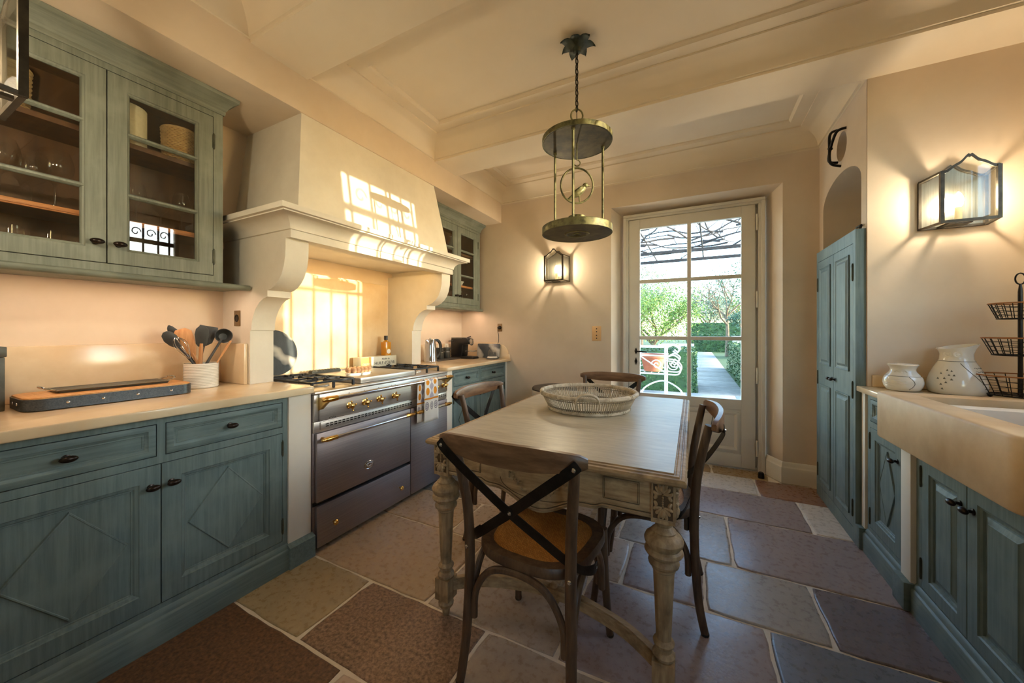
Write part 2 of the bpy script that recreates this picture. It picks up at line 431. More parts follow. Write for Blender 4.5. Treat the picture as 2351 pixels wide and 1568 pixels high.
# ------------------------------------------------------------------ room shell
XL, XR, XW, YB, YA, YF = -2.56, 0.885, 1.60, 3.68, 2.79, -1.7
fl = struct('floor', MB().box(-2.7, 1.75, YF-0.1, 3.95, -0.10, -0.006), GROUT, smooth=False)
def stone(poly, col, m=FLAG):
    """irregular flagstone: jittered outline, worn edge, child of the floor"""
    r = random.Random(int(sum(p[0]*17+p[1]*31 for p in poly)*100) & 0xffff)
    pts = []
    n = len(poly); c = (sum(p[0] for p in poly)/n, sum(p[1] for p in poly)/n)
    for i in range(n):
        a, b = Vector(poly[i]), Vector(poly[(i+1) % n]); L = (b-a).length; k = max(2, int(L/0.07))
        d = (b-a)/L; nn = Vector((-d.y, d.x))
        for j in range(k):
            q = a + (b-a)*(j/k)
            if j: q = q + nn*r.uniform(-0.0035, 0.0035)
            else: q = q + (Vector(c)-q).normalized()*r.uniform(0.002, 0.012)
            pts.append((q.x, q.y))
    mb = MB(); N = len(pts)
    def ins(p, d):
        v = Vector((c[0]-p[0], c[1]-p[1])); return (p[0]+v.x/v.length*d, p[1]+v.y/v.length*d)
    vs = [(p[0], p[1], -0.02) for p in pts] + [(p[0], p[1], -0.004) for p in pts] + \
         [ins(p, 0.004)+(-0.0008,) for p in pts] + [ins(p, 0.012)+(0.0,) for p in pts]
    fs = [(k*N+i, k*N+(i+1) % N, (k+1)*N+(i+1) % N, (k+1)*N+i) for k in range(3) for i in range(N)]
    fs.append(tuple(range(3*N, 4*N)))
    mb.add(vs, fs)
    o = mb.build('flagstone', m, fl, angle=50)
    o.color = lin(col)
    return o
G = 0.006
RUST = (134, 98, 70); TAN = (200, 172, 138); OLIV = (186, 164, 124); RED = (176, 144, 116); PINK = (212, 188, 166); GREYT = (190, 172, 152)
PURP = (172, 156, 154); SLATE = (128, 126, 132); DKP = (134, 120, 122); PALE = (232, 222, 208); BRN = (160, 118, 92); BGRY = (184, 176, 168); DGRY = (140, 136, 130)
COURSES = [
 (-1.6, -1.1, [-1.3, -0.5, 0.3], [TAN, GREYT, PURP, OLIV]),
 (-1.1, -0.55, [-1.7, -0.8, 0.05, 0.9], [OLIV, RED, GREYT, TAN, SLATE]),
 (-0.55, 0.0, [-1.4, -0.6, 0.4], [TAN, RED, GREYT, PURP]),
 (0.0, 0.41, [-1.75, -0.9, -0.1, 0.6], [RED, OLIV, TAN, GREYT, SLATE]),
 (0.41, 0.913, [-1.16, -0.45, 0.30], [RUST, PINK, GREYT, PURP]),
 (0.913, 1.303, [-1.445, -0.777, -0.10, 0.42], [OLIV, RED, GREYT, PURP, SLATE]),
 (1.303, 1.838, [-1.105, -0.477, 0.267], [TAN, GREYT, PURP, SLATE]),
 (1.838, 2.243, [-1.37, -0.33, 0.040, 0.497], [TAN, PINK, PURP, BGRY, DKP]),
 (2.243, 2.828, [-1.557, -0.95, -0.42, 0.185], [DGRY, PINK, GREYT, BGRY, PURP]),
 (2.828, 3.30, [-1.2, -0.5, 0.66], [TAN, GREYT, PURP, PALE]),
 (3.30, 3.652, [-1.5, -0.4, 0.44], [GREYT, TAN, PALE, BRN]),
]
for y0, y1, js, cols in COURSES:
    xs = [-2.0] + js + [0.90 if y0 > 2.7 else 1.0]
    for k in range(len(xs)-1):
        w = 0.004*rnd.uniform(-1, 1)
        stone([(xs[k]+G, y0+G), (xs[k+1]-G+w, y0+G), (xs[k+1]-G-w, y1-G), (xs[k]+G, y1-G)], cols[k], FLAGR if cols[k] in (RUST, RED) else FLAG)
for a, b in ((-0.70, -0.25), (-0.25, 0.13), (0.13, 0.56)):
    stone([(a+G, 3.655), (b-G, 3.655), (b-G, 3.86), (a+G, 3.86)], (176, 148, 104))

struct('wall_left', MB().box(-2.75, XL, YF, 3.95, 0, 2.95), PLASTER, smooth=False)
# back wall with a splayed door opening
wb = MB()
fo = [(-0.751, 0), (0.646, 0), (0.646, 2.48), (-0.751, 2.48)]
fi = [(-0.655, 0), (0.545, 0), (0.545, 2.425), (-0.655, 2.425)]
for (a, b, c, d) in ((XL-0.1, -0.751, 0, 2.95), (0.646, 1.05, 0, 2.95), (-0.751, 0.646, 2.48, 2.95)):
    wb.add([(a, YB, c), (b, YB, c), (b, YB, d), (a, YB, d)], [(0, 1, 2, 3)])
for i in (1, 2, 3):
    p, q, r, s = fo[i], fo[(i+1) % 4], fi[(i+1) % 4], fi[i]
    wb.add([(p[0], YB, p[1]), (q[0], YB, q[1]), (r[0], 3.93, r[1]), (s[0], 3.93, s[1])], [(0, 1, 2, 3)])
for (a, b, c, d) in ((XL-0.2, -0.655, 0, 2.95), (0.545, 1.75, 0, 2.95), (-0.655, 0.545, 2.425, 2.95)):
    wb.box(a, b, 3.93, 4.05, c, d)
struct('wall_back', wb, PLASTER, smooth=False)
# right wall piece with the arched recess and the round opening
wr = MB()
arch = [(2.868, 0.0), (3.588, 0.0), (3.588, 2.17)] + [(3.228+0.36*math.cos(a), 2.17+0.155*math.sin(a)) for a in [PI*k/16 for k in range(1, 16)]] + [(2.868, 2.17)]
ocu = [(3.195+0.095*math.cos(2*PI*k/28), 2.50+0.095*math.sin(2*PI*k/28)) for k in range(28)]
fill_holes(wr, [(YA, 0), (3.93, 0), (3.93, 2.95), (YA, 2.95)], [arch, ocu], lambda p: (XR, p[0], p[1]))
ring(wr, [(XR, p[0], p[1]) for p in arch], [(1.42, p[0], p[1]) for p in arch])
ring(wr, [(XR, p[0], p[1]) for p in ocu], [(1.25, p[0], p[1]) for p in ocu])
wr.add([(1.42, 2.80, 0), (1.42, 3.70, 0), (1.42, 3.70, 2.45), (1.42, 2.80, 2.45)], [(0, 1, 2, 3)])
wr.add([(1.25, 3.05, 2.36), (1.25, 3.33, 2.36), (1.25, 3.33, 2.64), (1.25, 3.05, 2.64)], [(0, 1, 2, 3)])
struct('wall_arch', wr, PLASTER, angle=30)
struct('wall_alcove', MB().box(XR+0.002, XW+0.1, YA, YA+0.06, 0, 2.95), PLASTER, smooth=False)
# window wall above the sink
WY0, WY1, WZ0, WZ1 = 1.585, 2.30, 1.27, 2.64
ww = MB()
fill_holes(ww, [(YF, 0), (YA+0.05, 0), (YA+0.05, 2.95), (YF, 2.95)], [[(WY0, WZ0), (WY1, WZ0), (WY1, WZ1), (WY0, WZ1)]], lambda p: (XW, p[0], p[1]))
fill_holes(ww, [(YF, 0), (YA+0.05, 0), (YA+0.05, 2.95), (YF, 2.95)], [[(WY0, WZ0), (WY1, WZ0), (WY1, WZ1), (WY0, WZ1)]], lambda p: (XW+0.12, p[0], p[1]))
ring(ww, [(XW, y, z) for y, z in ((WY0, WZ0), (WY1, WZ0), (WY1, WZ1), (WY0, WZ1))], [(XW+0.12, y, z) for y, z in ((WY0, WZ0), (WY1, WZ0), (WY1, WZ1), (WY0, WZ1))])
struct('wall_right', ww, PLASTER, smooth=False)
wf = MB()
for (y0, y1, z0, z1) in ((WY0, WY0+0.03, WZ0, WZ1), (WY1-0.03, WY1, WZ0, WZ1), (WY0, WY1, WZ0, WZ0+0.03), (WY0, WY1, WZ1-0.03, WZ1)):
    wf.box(XW+0.03, XW+0.08, y0, y1, z0, z1)
win = struct('window_1', wf, TRIMW)
MB().box(XW+0.05, XW+0.056, WY0+0.02, WY1-0.02, WZ0+0.02, WZ1-0.02).build('pane', PANE, win)
for y in (1.665, 1.835, 1.98, 2.125, 2.235): MB().tube([(XW+0.1, y, WZ0), (XW+0.1, y, WZ1)], 0.0115, 6).build('grille_bar', BLACKM, win)
for z in (1.36, 1.985): MB().box(XW+0.085, XW+0.115, WY0, WY1, z-0.014, z+0.014).build('grille_bar', BLACKM, win)
MB().box(XW+0.085, XW+0.115, WY0, WY1, 2.37, 2.42).build('transom', BLACKM, win)
for k, y in enumerate((1.75, 1.91, 2.05, 2.18)):
    sc = [(XW+0.1, y+0.05*math.cos(a)*(1-a/9), 2.50+0.06*math.sin(a)*(1-a/9)) for a in [0.4*i for i in range(17)]]
    MB().tube(sc, 0.006, 5).build('grille_scroll', BLACKM, win)
# wall behind the camera; its unseen window is added for fill daylight
wfm = MB()
H2 = [(0.95, 0.9), (1.55, 0.9), (1.55, 2.5), (0.95, 2.5)]
fill_holes(wfm, [(-2.7, 0), (1.75, 0), (1.75, 2.95), (-2.7, 2.95)], [H2], lambda p: (p[0], YF, p[1]))
ring(wfm, [(x, YF, z) for x, z in H2], [(x, YF-0.15, z) for x, z in H2])
struct('wall_front', wfm, PLASTER, smooth=False)
w2 = MB()
for (x0, x1, z0, z1) in ((0.95, 0.99, 0.9, 2.5), (1.51, 1.55, 0.9, 2.5), (0.99, 1.51, 0.9, 0.94), (0.99, 1.51, 2.46, 2.5), (0.99, 1.51, 1.68, 1.71)):
    w2.box(x0, x1, YF-0.12, YF-0.07, z0, z1)
fill_win = struct('fill_window', w2, TRIMW)
MB().box(0.98, 1.52, YF-0.098, YF-0.094, 0.93, 2.47).build('pane', PANE, fill_win)
struct('wall_stub', MB().box(XL-0.01, -1.34, -0.10, 0.088, 0, 2.71), PLASTER, smooth=False)

# ------------------------------------------------------------------ ceiling with coved coffers
ZC = 2.705
ce = MB()
def quad(x0, x1, y0, y1, z=ZC): ce.add([(x0, y0, z), (x1, y0, z), (x1, y1, z), (x0, y1, z)], [(0, 1, 2, 3)])
def coffer(x0, x1, y0, y1):
    L = [(0, ZC), (0, ZC+0.016), (0.012, ZC+0.018)]
    L += [(0.012+0.135*(1-math.cos(t)), ZC+0.018+0.118*math.sin(t)) for t in [PI/2*k/8 for k in range(1, 9)]]
    L += [(0.147, ZC+0.146), (0.228, ZC+0.146), (0.230, ZC+0.150), (0.240, ZC+0.160), (0.242, ZC+0.168)]
    vs = []; fs = []
    for i, z in L: vs += [(x0+i, y0+i, z), (x1-i, y0+i, z), (x1-i, y1-i, z), (x0+i, y1-i, z)]
    for k in range(len(L)-1):
        for e in range(4): fs.append((k*4+e, k*4+(e+1) % 4, k*4+4+(e+1) % 4, k*4+4+e))
    o = (len(L)-1)*4; fs.append((o, o+1, o+2, o+3))
    ce.add(vs, fs)
XB = -2.005
quad(-2.7, 1.75, YF-0.1, -0.35); coffer(XB, XW, -0.35, 1.03); quad(-2.7, XB, -0.35, 1.03); quad(XW, 1.75, -0.35, 1.03)
quad(-2.7, 1.75, 1.03, 1.333)
coffer(XB, XW, 1.333, 2.475); quad(-2.7, XB, 1.333, 2.475); quad(XW, 1.75, 1.333, 2.475)
quad(-2.7, 1.75, 2.475, 2.79)
coffer(XB, XR-0.003, 2.79, YB-0.003); quad(-2.7, XB, 2.79, YB); quad(XR, 1.75, 2.79, YB); quad(-2.7, 1.75, YB, 4.0)
struct('ceiling', ce, CEIL, angle=25)
struct('trim_1', MB().box(XL-0.01, XB+0.002, 0.06, YB+0.01, 2.50, ZC+0.02), PLASTER, smooth=False)
# baseboards
bp = [(0, 0), (0.022, 0), (0.022, 0.125), (0.019, 0.13), (0.013, 0.142), (0.012, 0.155), (0.004, 0.17), (0, 0.172)]
struct('baseboard_back', MB().sweep(bp, [(-1.86, YB), (-0.751, YB), (-0.672, 3.835)]), TRIMW)
struct('baseboard_door', MB().sweep(bp, [(0.56, 3.835), (0.646, YB), (0.872, YB)]), TRIMW)

# ------------------------------------------------------------------ garden door
dw = MB()
for (a, b, c, d) in ((-0.655, -0.607, 0, 2.378), (0.497, 0.545, 0, 2.378), (-0.655, 0.545, 2.3785, 2.425)):
    dw.box(a, b, 3.825, 3.91, c, d)
for (a, b, c, d) in ((-0.655, -0.627, 0, 2.3975), (0.517, 0.545, 0, 2.3975), (-0.655, 0.545, 2.398, 2.4245)):
    dw.box(a, b, 3.805, 3.8248, c, d)
for (a, b, c, d) in ((-0.64, -0.585, 0.031, 2.36), (0.458, 0.53, 0.031, 2.36), (-0.64, 0.53, 2.3605, 2.40)):
    dw.box(a, b, 3.8865, 3.914, c, d)
dw.box(-0.64, 0.53, 3.86, 3.93, 0.0, 0.03)
door = struct('door_1', dw, TRIMW, bevel=0.004)
lf = MB()
lx0, lx1, lz0, lz1 = -0.604, 0.476, 0.018, 2.376
gx0, gx1, gz0, gz1 = -0.498, 0.371, 0.628, 2.280
yf, ybk = 3.84, 3.885
lf.T = None
lf.box(lx0, gx0, yf, ybk, lz0, lz1); lf.box(gx1, lx1, yf, ybk, lz0, lz1); lf.box(gx0, gx1, yf, ybk, gz1, lz1)
lf.box(gx0, gx1, yf+0.012, ybk-0.006, lz0+0.05, gz0-0.03); lf.box(gx0, gx1, yf, ybk, gz0-0.09, gz0); lf.box(gx0, gx1, yf, ybk, lz0, 0.135)
lf.build('door_leaf', TRIMW, door, bevel=0.003)
pm = MB()
for (a, b) in ((gx0+0.02, gx1-0.02),):
    pm.T = Matrix.Translation((0, yf+0.012, 0))
    pm.nested(a, 0.16, b, 0.515, [(0, 0), (0.0, -0.014), (0.012, -0.016), (0.03, -0.006), (0.034, 0.0)], False)
pm.build('panel_moulding', TRIMW, door)
for x in (-0.05,): MB().box(x-0.02, x+0.016, yf+0.002, ybk-0.01, gz0, gz1).build('muntin', TRIMW, door, bevel=0.006)
for z in (1.183, 1.749): MB().box(gx0, gx1, yf+0.003, ybk-0.012, z-0.02, z+0.016).build('muntin', TRIMW, door, bevel=0.006)
for i in range(2):
    for j in range(3):
        xa, xb = ((gx0, -0.05), (-0.05, gx1))[i]; za, zb = ((gz0, 1.183), (1.183, 1.749), (1.749, gz1))[j]
        MB().box(xa, xb, yf+0.020, yf+0.024, za, zb).build('pane', PANE, door)
for z in (2.214, 1.53, 0.855, 0.21):
    h = MB().tube([(0.487, 3.826, z-0.065), (0.487, 3.826, z+0.065)], 0.0085, 8)
    for dz in (-0.067, 0, 0.067): h.ell((0.487, 3.826, z+dz), (0.009, 0.009, 0.006), 8, 5)
    h.build('hinge', TRIMW, door)
hd = MB().prism([(-0.535, 1.012), (-0.52, 1.047), (-0.535, 1.082), (-0.55, 1.047)], lambda p: (p[0], 3.84, p[1]), lambda p: (p[0], 3.834, p[1]))
hd.tube(smoothpath([(-0.535, 3.838, 1.047), (-0.535, 3.80, 1.047), (-0.52, 3.785, 1.047), (-0.47, 3.784, 1.045), (-0.425, 3.79, 1.042)]), [0.008]*12+[0.0065]*13, 8)
hd.build('door_handle', BLACKM, door, bevel=0.002)
MB().prism([(-0.535, 0.905), (-0.521, 0.945), (-0.535, 0.985), (-0.549, 0.945)], lambda p: (p[0], 3.84, p[1]), lambda p: (p[0], 3.835, p[1])).build('keyhole_plate', BLACKM, door, bevel=0.001)
tag(MB().lathe([(0.022, 0), (0.024, 0.012), (0.02, 0.045), (0.014, 0.05)], (0, 0, 0), 14).build('door_stop', DOORSTOP), 'small black rubber door stop on the floor beside the right door reveal', 'door stop').location = (0.50, 3.70, 0.0)
# ------------------------------------------------------------------ cabinets (local front = -y)
def knob(parent, x, z, y=0.0, s=1.0, ring_style=False, name='knob'):
    k = MB().lathe([(0.012*s, -0.0005), (0.012*s, -0.004), (0.006*s, -0.006), (0.0055*s, -0.02*s)], (x, y, z), 12, axis='y')
    k.ell((x, y-0.027*s, z), (0.023*s, 0.012*s, 0.012*s), 14, 8)
    return k.build(name, KNOBM, parent)
def hinge(parent, x, z, y=0.0, h=0.07):
    m = MB().tube([(x, y-0.003, z-h/2), (x, y-0.003, z+h/2)], 0.0048, 8)
    m.ell((x, y-0.003, z-h/2-0.003), (0.004, 0.004, 0.005), 8, 4).ell((x, y-0.003, z+h/2+0.003), (0.004, 0.004, 0.005), 8, 4)
    m.box(x-0.006, x+0.006, y-0.0015, y+0.002, z-h/2, z+h/2)
    return m.build('hinge', HINGEM, parent)
RECESS = [(0, 0.02), (0, 0.0), (0.0015, -0.001)]
def recess(fw): return RECESS + [(fw, -0.001), (fw+0.003, 0.003), (fw+0.012, 0.006), (fw+0.016, 0.011), (fw+0.020, 0.011), (fw+0.022, 0.014)]
def drawer(parent, x0, x1, z0, z1, m, fw=0.022, **k):
    d = MB().nested(x0, z0, x1, z1, RECESS + [(fw, -0.001), (fw+0.003, 0.002), (fw+0.008, 0.004), (fw+0.011, 0.008), (fw+0.016, 0.008), (fw+0.018, 0.010)]).build('drawer', m, parent)
    return d
def diamond_door(parent, x0, x1, z0, z1, m, fw=0.062):
    mb = MB().nested(x0, z0, x1, z1, recess(fw))
    i = fw+0.022
    a0, a1, c0, c1 = x0+i+0.004, x1-i-0.004, z0+i+0.006, z1-i-0.006
    mx, mz = (a0+a1)/2, (c0+c1)/2
    P = [(mx, c0), (a1, mz), (mx, c1), (a0, mz)]
    def sh(k): return [(mx+(p[0]-mx)*k, mz+(p[1]-mz)*k) for p in P]
    o = [(p[0], 0.0138, p[1]) for p in sh(1.0)] + [(p[0], 0.0075, p[1]) for p in sh(0.985)] + [(p[0], 0.0068, p[1]) for p in sh(0.955)] + [(p[0], 0.0085, p[1]) for p in sh(0.94)]
    fs = [(k*4+e, k*4+(e+1) % 4, k*4+4+(e+1) % 4, k*4+4+e) for k in range(3) for e in range(4)] + [(12, 13, 14, 15)]
    mb.add(o, fs)
    return mb.build('door', m, parent, angle=22)
def raised_door(parent, x0, x1, z0, z1, m, fw=0.05, split=None):
    L = RECESS + [(fw, -0.001), (fw+0.004, 0.004), (fw+0.012, 0.007), (fw+0.014, 0.013), (fw+0.024, 0.014), (fw+0.027, 0.010), (fw+0.044, 0.004), (fw+0.046, 0.002)]
    if not split: return MB().nested(x0, z0, x1, z1, L).build('door', m, parent, angle=25)
    mb = MB()
    mb.box(x0, x1, 0.0, 0.02, z0, z1)
    for (a, b) in ((z0, split-0.02), (split+0.02, z1)):
        L2 = [(fw-0.004, 0.0), (fw-0.004, -0.006), (fw, -0.007), (fw+0.005, -0.004), (fw+0.012, -0.001), (fw+0.02, 0.0005-0.001), (fw+0.024, -0.003), (fw+0.034, -0.008), (fw+0.036, -0.009)]
        mb.nested(x0, a, x1, b, [(q, d-0.0005) for q, d in L2])
    return mb.build('door', m, parent, angle=25)
def face_frame(mb, x0, x1, z0, z1, holes, depth):
    """carcass with a real face frame around the openings (small dark gaps stay open)"""
    fill_holes(mb, [(x0, z0), (x1, z0), (x1, z1), (x0, z1)], [[(a, c), (b, c), (b, d), (a, d)] for (a, b, c, d) in holes], lambda p: (p[0], 0.0, p[1]))
    for (a, b, c, d) in holes:
        ring(mb, [(a, 0, c), (b, 0, c), (b, 0, d), (a, 0, d)], [(a, 0.03, c), (b, 0.03, c), (b, 0.03, d), (a, 0.03, d)])
        mb.add([(a, 0.03, c), (b, 0.03, c), (b, 0.03, d), (a, 0.03, d)], [(0, 1, 2, 3)])
    ring(mb, [(x0, 0, z0), (x1, 0, z0), (x1, 0, z1), (x0, 0, z1)], [(x0, depth, z0), (x1, depth, z0), (x1, depth, z1), (x0, depth, z1)])
PL = [(0, 0), (0.022, 0), (0.022, 0.098), (0.019, 0.104), (0.012, 0.108), (0.010, 0.118), (0.004, 0.128), (0, 0.132)]
g = 0.003
def base_cabinet(loc, rot, w, mid, label, m, mh, plinth_h=1.0, stile=0.026, kn='knob'):
    t = thing('base_cabinet', label, 'cabinet', loc, rot)
    dz0, dz1, oz0, oz1 = 0.748, 0.878, 0.152, 0.718
    xs = (stile, mid-0.013, mid+0.013, w-stile)
    holes = [(xs[0], xs[1], dz0, dz1), (xs[2], xs[3], dz0, dz1), (xs[0], xs[3], oz0, oz1)]
    b = MB(); face_frame(b, 0, w, 0.10, 0.905, holes, 0.55); b.build('carcass', m, t)
    for a, c in ((xs[0], xs[1]), (xs[2], xs[3])):
        d = drawer(t, a+g, c-g, dz0+g, dz1-g, mh)
        knob(d, (a+c)/2, (dz0+dz1)/2, 0.010)
    for a, c, kx, hx in ((xs[0], mid, mid-0.032, xs[0]), (mid, xs[3], mid+0.032, xs[3])):
        d = diamond_door(t, a+g*0.7, c-g*0.7, oz0+g, oz1-g, m)
        knob(d, kx, oz1-0.085)
        for z in (oz0+0.08, oz1-0.08): hinge(d, hx, z)
    MB().sweep([(-q, z) for q, z in PL][::-1], [(0, 0), (w, 0)][::-1]).build('plinth', mh, t)
    return t
bcl = base_cabinet((-1.92, 0.158, 0), LEFT, 1.009, 0.503, 'wide teal base cabinet with two drawers and two diamond doors, left of the range', PAINT, PAINTH)
bcr = base_cabinet((-1.92, 2.612, 0), LEFT, 1.01, 0.47, 'teal two drawer base cabinet under the coffee machine, right of the range', PAINT, PAINTH)

def wall_pier(name, y0, y1, xf, label_unused=None):
    p = struct(name, MB().box(-2.5, xf, y0, y1, 0.0, 0.905), TRIMW, bevel=0.003)
    return p
p1 = wall_pier('trim_2', 1.168, 1.293, -1.912)
MB().box(-1.93, -1.884, 1.160, 1.300, 0, 0.112).add([(-1.912, 1.160, 0.112), (-1.884, 1.160, 0.112), (-1.912, 1.160, 0.128), (-1.912, 1.300, 0.112), (-1.884, 1.300, 0.112), (-1.912, 1.300, 0.128)], [(0, 1, 2), (3, 5, 4), (1, 4, 5, 2)]).build('plinth', PAINTH, p1)
p2 = wall_pier('trim_3', 2.512, 2.610, -1.915)
MB().box(-1.93, -1.890, 2.508, 2.618, 0, 0.112).build('plinth', PAINTH, p2, bevel=0.003)
struct('trim_4', MB().box(-2.5, -1.93, 3.624, YB, 0.0, 0.90), TRIMW)

# worktops
def slab_top(name, label, poly, z0, z1, m=MARBLE, r=0.006):
    o = MB().prism(poly, lambda p: (p[0], p[1], z0), lambda p: (p[0], p[1], z1)).build(name, m, None, bevel=r, seg=3)
    return tag(o, label, 'worktop')
slab_top('worktop', 'beige marble worktop carrying the serving board, left of the range', [(-2.555, 0.089), (-1.878, 0.089), (-1.878, 1.272), (-1.884, 1.292), (-1.90, 1.298), (-2.50, 1.298), (-2.555, 1.298)], 0.906, 0.945)
slab_top('worktop', 'beige marble worktop under the coffee machine and kettle', [(-2.555, 2.498), (-1.90, 2.498), (-1.885, 2.502), (-1.878, 2.52), (-1.878, 3.679), (-2.555, 3.679)], 0.906, 0.938)
bs = tag(MB().box(XL+0.001, XL+0.021, 0.089, 1.163, 0.9455, 1.185).build('backsplash', MARBLE, None, bevel=0.003), 'long beige marble upstand behind the serving board', 'backsplash')
tag(MB().box(XL+0.022, -2.285, 1.143, 1.163, 0.9455, 1.178).build('backsplash', MARBLE, None, bevel=0.003), 'short marble upstand on the mantel side beside the utensil crock', 'backsplash')
tag(MB().box(XL+0.001, XL+0.021, 2.612, 3.657, 0.9385, 1.105).build('backsplash', MARBLE, None, bevel=0.003), 'marble upstand behind the kettle and canisters', 'backsplash')
q = [(-2.538, 0.9385), (-1.885, 0.9385), (-1.885, 0.985)] + [(-1.905-0.115*(1-math.cos(a)), 0.985+0.115*math.sin(a)) for a in [PI/2*k/8 for k in range(9)]] + [(-2.04, 1.118), (-2.538, 1.118)]
tag(MB().prism(q, lambda p: (p[0], 3.658, p[1]), lambda p: (p[0], 3.679, p[1])).build('backsplash', MARBLE, None, bevel=0.002), 'marble upstand with a rounded corner on the back wall behind the glass bottle', 'backsplash')

# wall cabinets
def glazed_door(parent, x0, x1, z0, z1, m, rows, fw=0.072):
    d = MB()
    L = [(0, 0.02), (0, 0.0), (0.0015, -0.001), (fw-0.012, -0.001), (fw-0.010, 0.003), (fw-0.004, 0.006), (fw, 0.012), (fw, 0.02)]
    d.nested(x0, z0, x1, z1, L, False)
    o = d.build('door', m, parent, angle=25)
    a, b = x0+fw, x1-fw
    zs = [z0+fw] + rows + [z1-fw]
    for z in rows:
        MB().prism([(0.0, z-0.004), (0.0, z+0.004), (0.005, z+0.007), (0.012, z+0.011), (0.018, z+0.011), (0.018, z-0.011), (0.012, z-0.011), (0.005, z-0.007)], lambda p: (a-0.008, p[0]+0.002, p[1]), lambda p: (b+0.008, p[0]+0.002, p[1])).build('muntin', m, o)
    for k in range(len(zs)-1):
        MB().box(a-0.002, b+0.002, 0.0155, 0.0185, zs[k], zs[k+1]).build('pane', CABGL, o)
    return o
def wall_cabinet(loc, rot, w, label, rail_x0, rail_x1, m, mh, zb=1.505, zt=2.405, crown_right=True):
    t = thing('wall_cabinet', label, 'cabinet', loc, rot)
    mid = w/2; st = 0.042
    oz0, oz1 = 1.541, 2.378
    dp = 0.285
    ins = MB()
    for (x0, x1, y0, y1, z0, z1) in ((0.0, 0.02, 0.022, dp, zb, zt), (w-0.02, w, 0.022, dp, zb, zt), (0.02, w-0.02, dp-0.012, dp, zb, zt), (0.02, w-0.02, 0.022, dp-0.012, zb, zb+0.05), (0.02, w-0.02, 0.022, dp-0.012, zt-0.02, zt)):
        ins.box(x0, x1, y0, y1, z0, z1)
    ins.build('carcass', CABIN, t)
    f = MB()
    fill_holes(f, [(0, zb), (w, zb), (w, zt+0.02), (0, zt+0.02)], [[(st, oz0), (w-st, oz0), (w-st, oz1), (st, oz1)]], lambda p: (p[0], 0, p[1]))
    ring(f, [(st, 0, oz0), (w-st, 0, oz0), (w-st, 0, oz1), (st, 0, oz1)], [(st, 0.022, oz0), (w-st, 0.022, oz0), (w-st, 0.022, oz1), (st, 0.022, oz1)])
    ring(f, [(0, 0, zb), (w, 0, zb), (w, 0, zt+0.02), (0, 0, zt+0.02)], [(0, dp, zb), (w, dp, zb), (w, dp, zt+0.02), (0, dp, zt+0.02)])
    f.add([(w, 0, zb), (w, dp, zb), (w, dp, zt), (w, 0, zt)], [(0, 1, 2, 3)]).build('face_frame', m, t)
    rows = [1.858, 2.130]
    for a, b, kx, hx in ((st, mid, mid-0.034, st), (mid, w-st, mid+0.034, w-st)):
        d = glazed_door(t, a+g*0.7, b-g*0.7, oz0+g, oz1-g, m, rows)
        knob(d, kx, 1.628)
        for z in (oz0+0.10, oz1-0.13): hinge(d, hx, z)
    for z in (1.745, 2.105):
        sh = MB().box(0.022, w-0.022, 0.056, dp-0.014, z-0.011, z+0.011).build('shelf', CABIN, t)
        if z < 2: MB().box(0.022, w-0.022, 0.044, 0.056, z-0.012, z+0.0115).box(0.022, w-0.022, 0.040, 0.044, z-0.007, z+0.0075).build('shelf_edge', SHELFW, sh, bevel=0.002)
    cr = [(0, 2.405), (0.006, 2.405), (0.009, 2.415), (0.009, 2.425), (0.013, 2.430), (0.020, 2.447), (0.034, 2.466), (0.050, 2.478), (0.054, 2.480), (0.056, 2.4985), (0, 2.4985)]
    path = [(0, dp), (0, 0), (w, 0), (w, dp)]
    MB().sweep(cr, path).build('crown_moulding', mh, t)
    MB().box(0, w, 0.0, dp, 2.42, 2.4985).build('crown_core', m, t)
    rp = [(rail_x0, 0)]
    ra = MB().sweep([(-0.012, zb-0.028), (0.012, zb-0.028), (0.020, zb-0.022), (0.023, zb-0.012), (0.020, zb-0.002), (0.012, zb+0.002), (-0.012, zb+0.002)], [(rail_x0, 0), (rail_x1, 0)])
    ra.build('light_rail', mh, t, bevel=0.003)
    MB().box(max(0, rail_x0), rail_x1, 0.0, dp, zb-0.018, zb).build('bottom_board', m, t)
    return t
wcl = wall_cabinet((-2.262, 0.172, 0), LEFT, 0.858, 'large sage glazed wall cabinet full of glasses, left of the mantel hood', -0.082, 0.985, PAINTG, PAINTGH)
wcr = wall_cabinet((-2.268, 2.745, 0), LEFT, 0.89, 'smaller sage glazed wall cabinet with jugs, right of the mantel hood', -0.11, 0.932, PAINTG, PAINTGH)
for (y0, y1, lab) in ((0.25, 1.05, 'slim strip lamp glowing under the large left wall cabinet'), (2.75, 3.60, 'slim strip lamp glowing under the right hand wall cabinet')):
    t = thing('strip_lamp', lab, 'lamp', (-2.305, 0, 1.4868))
    MB().box(-0.012, 0.012, y0, y1, -0.0035, -0.0006).build('diffuser', STRIPM, t)
    MB().box(-0.015, 0.015, y0-0.01, y1+0.01, -0.0006, 0.0).build('housing', PLASTW, t)

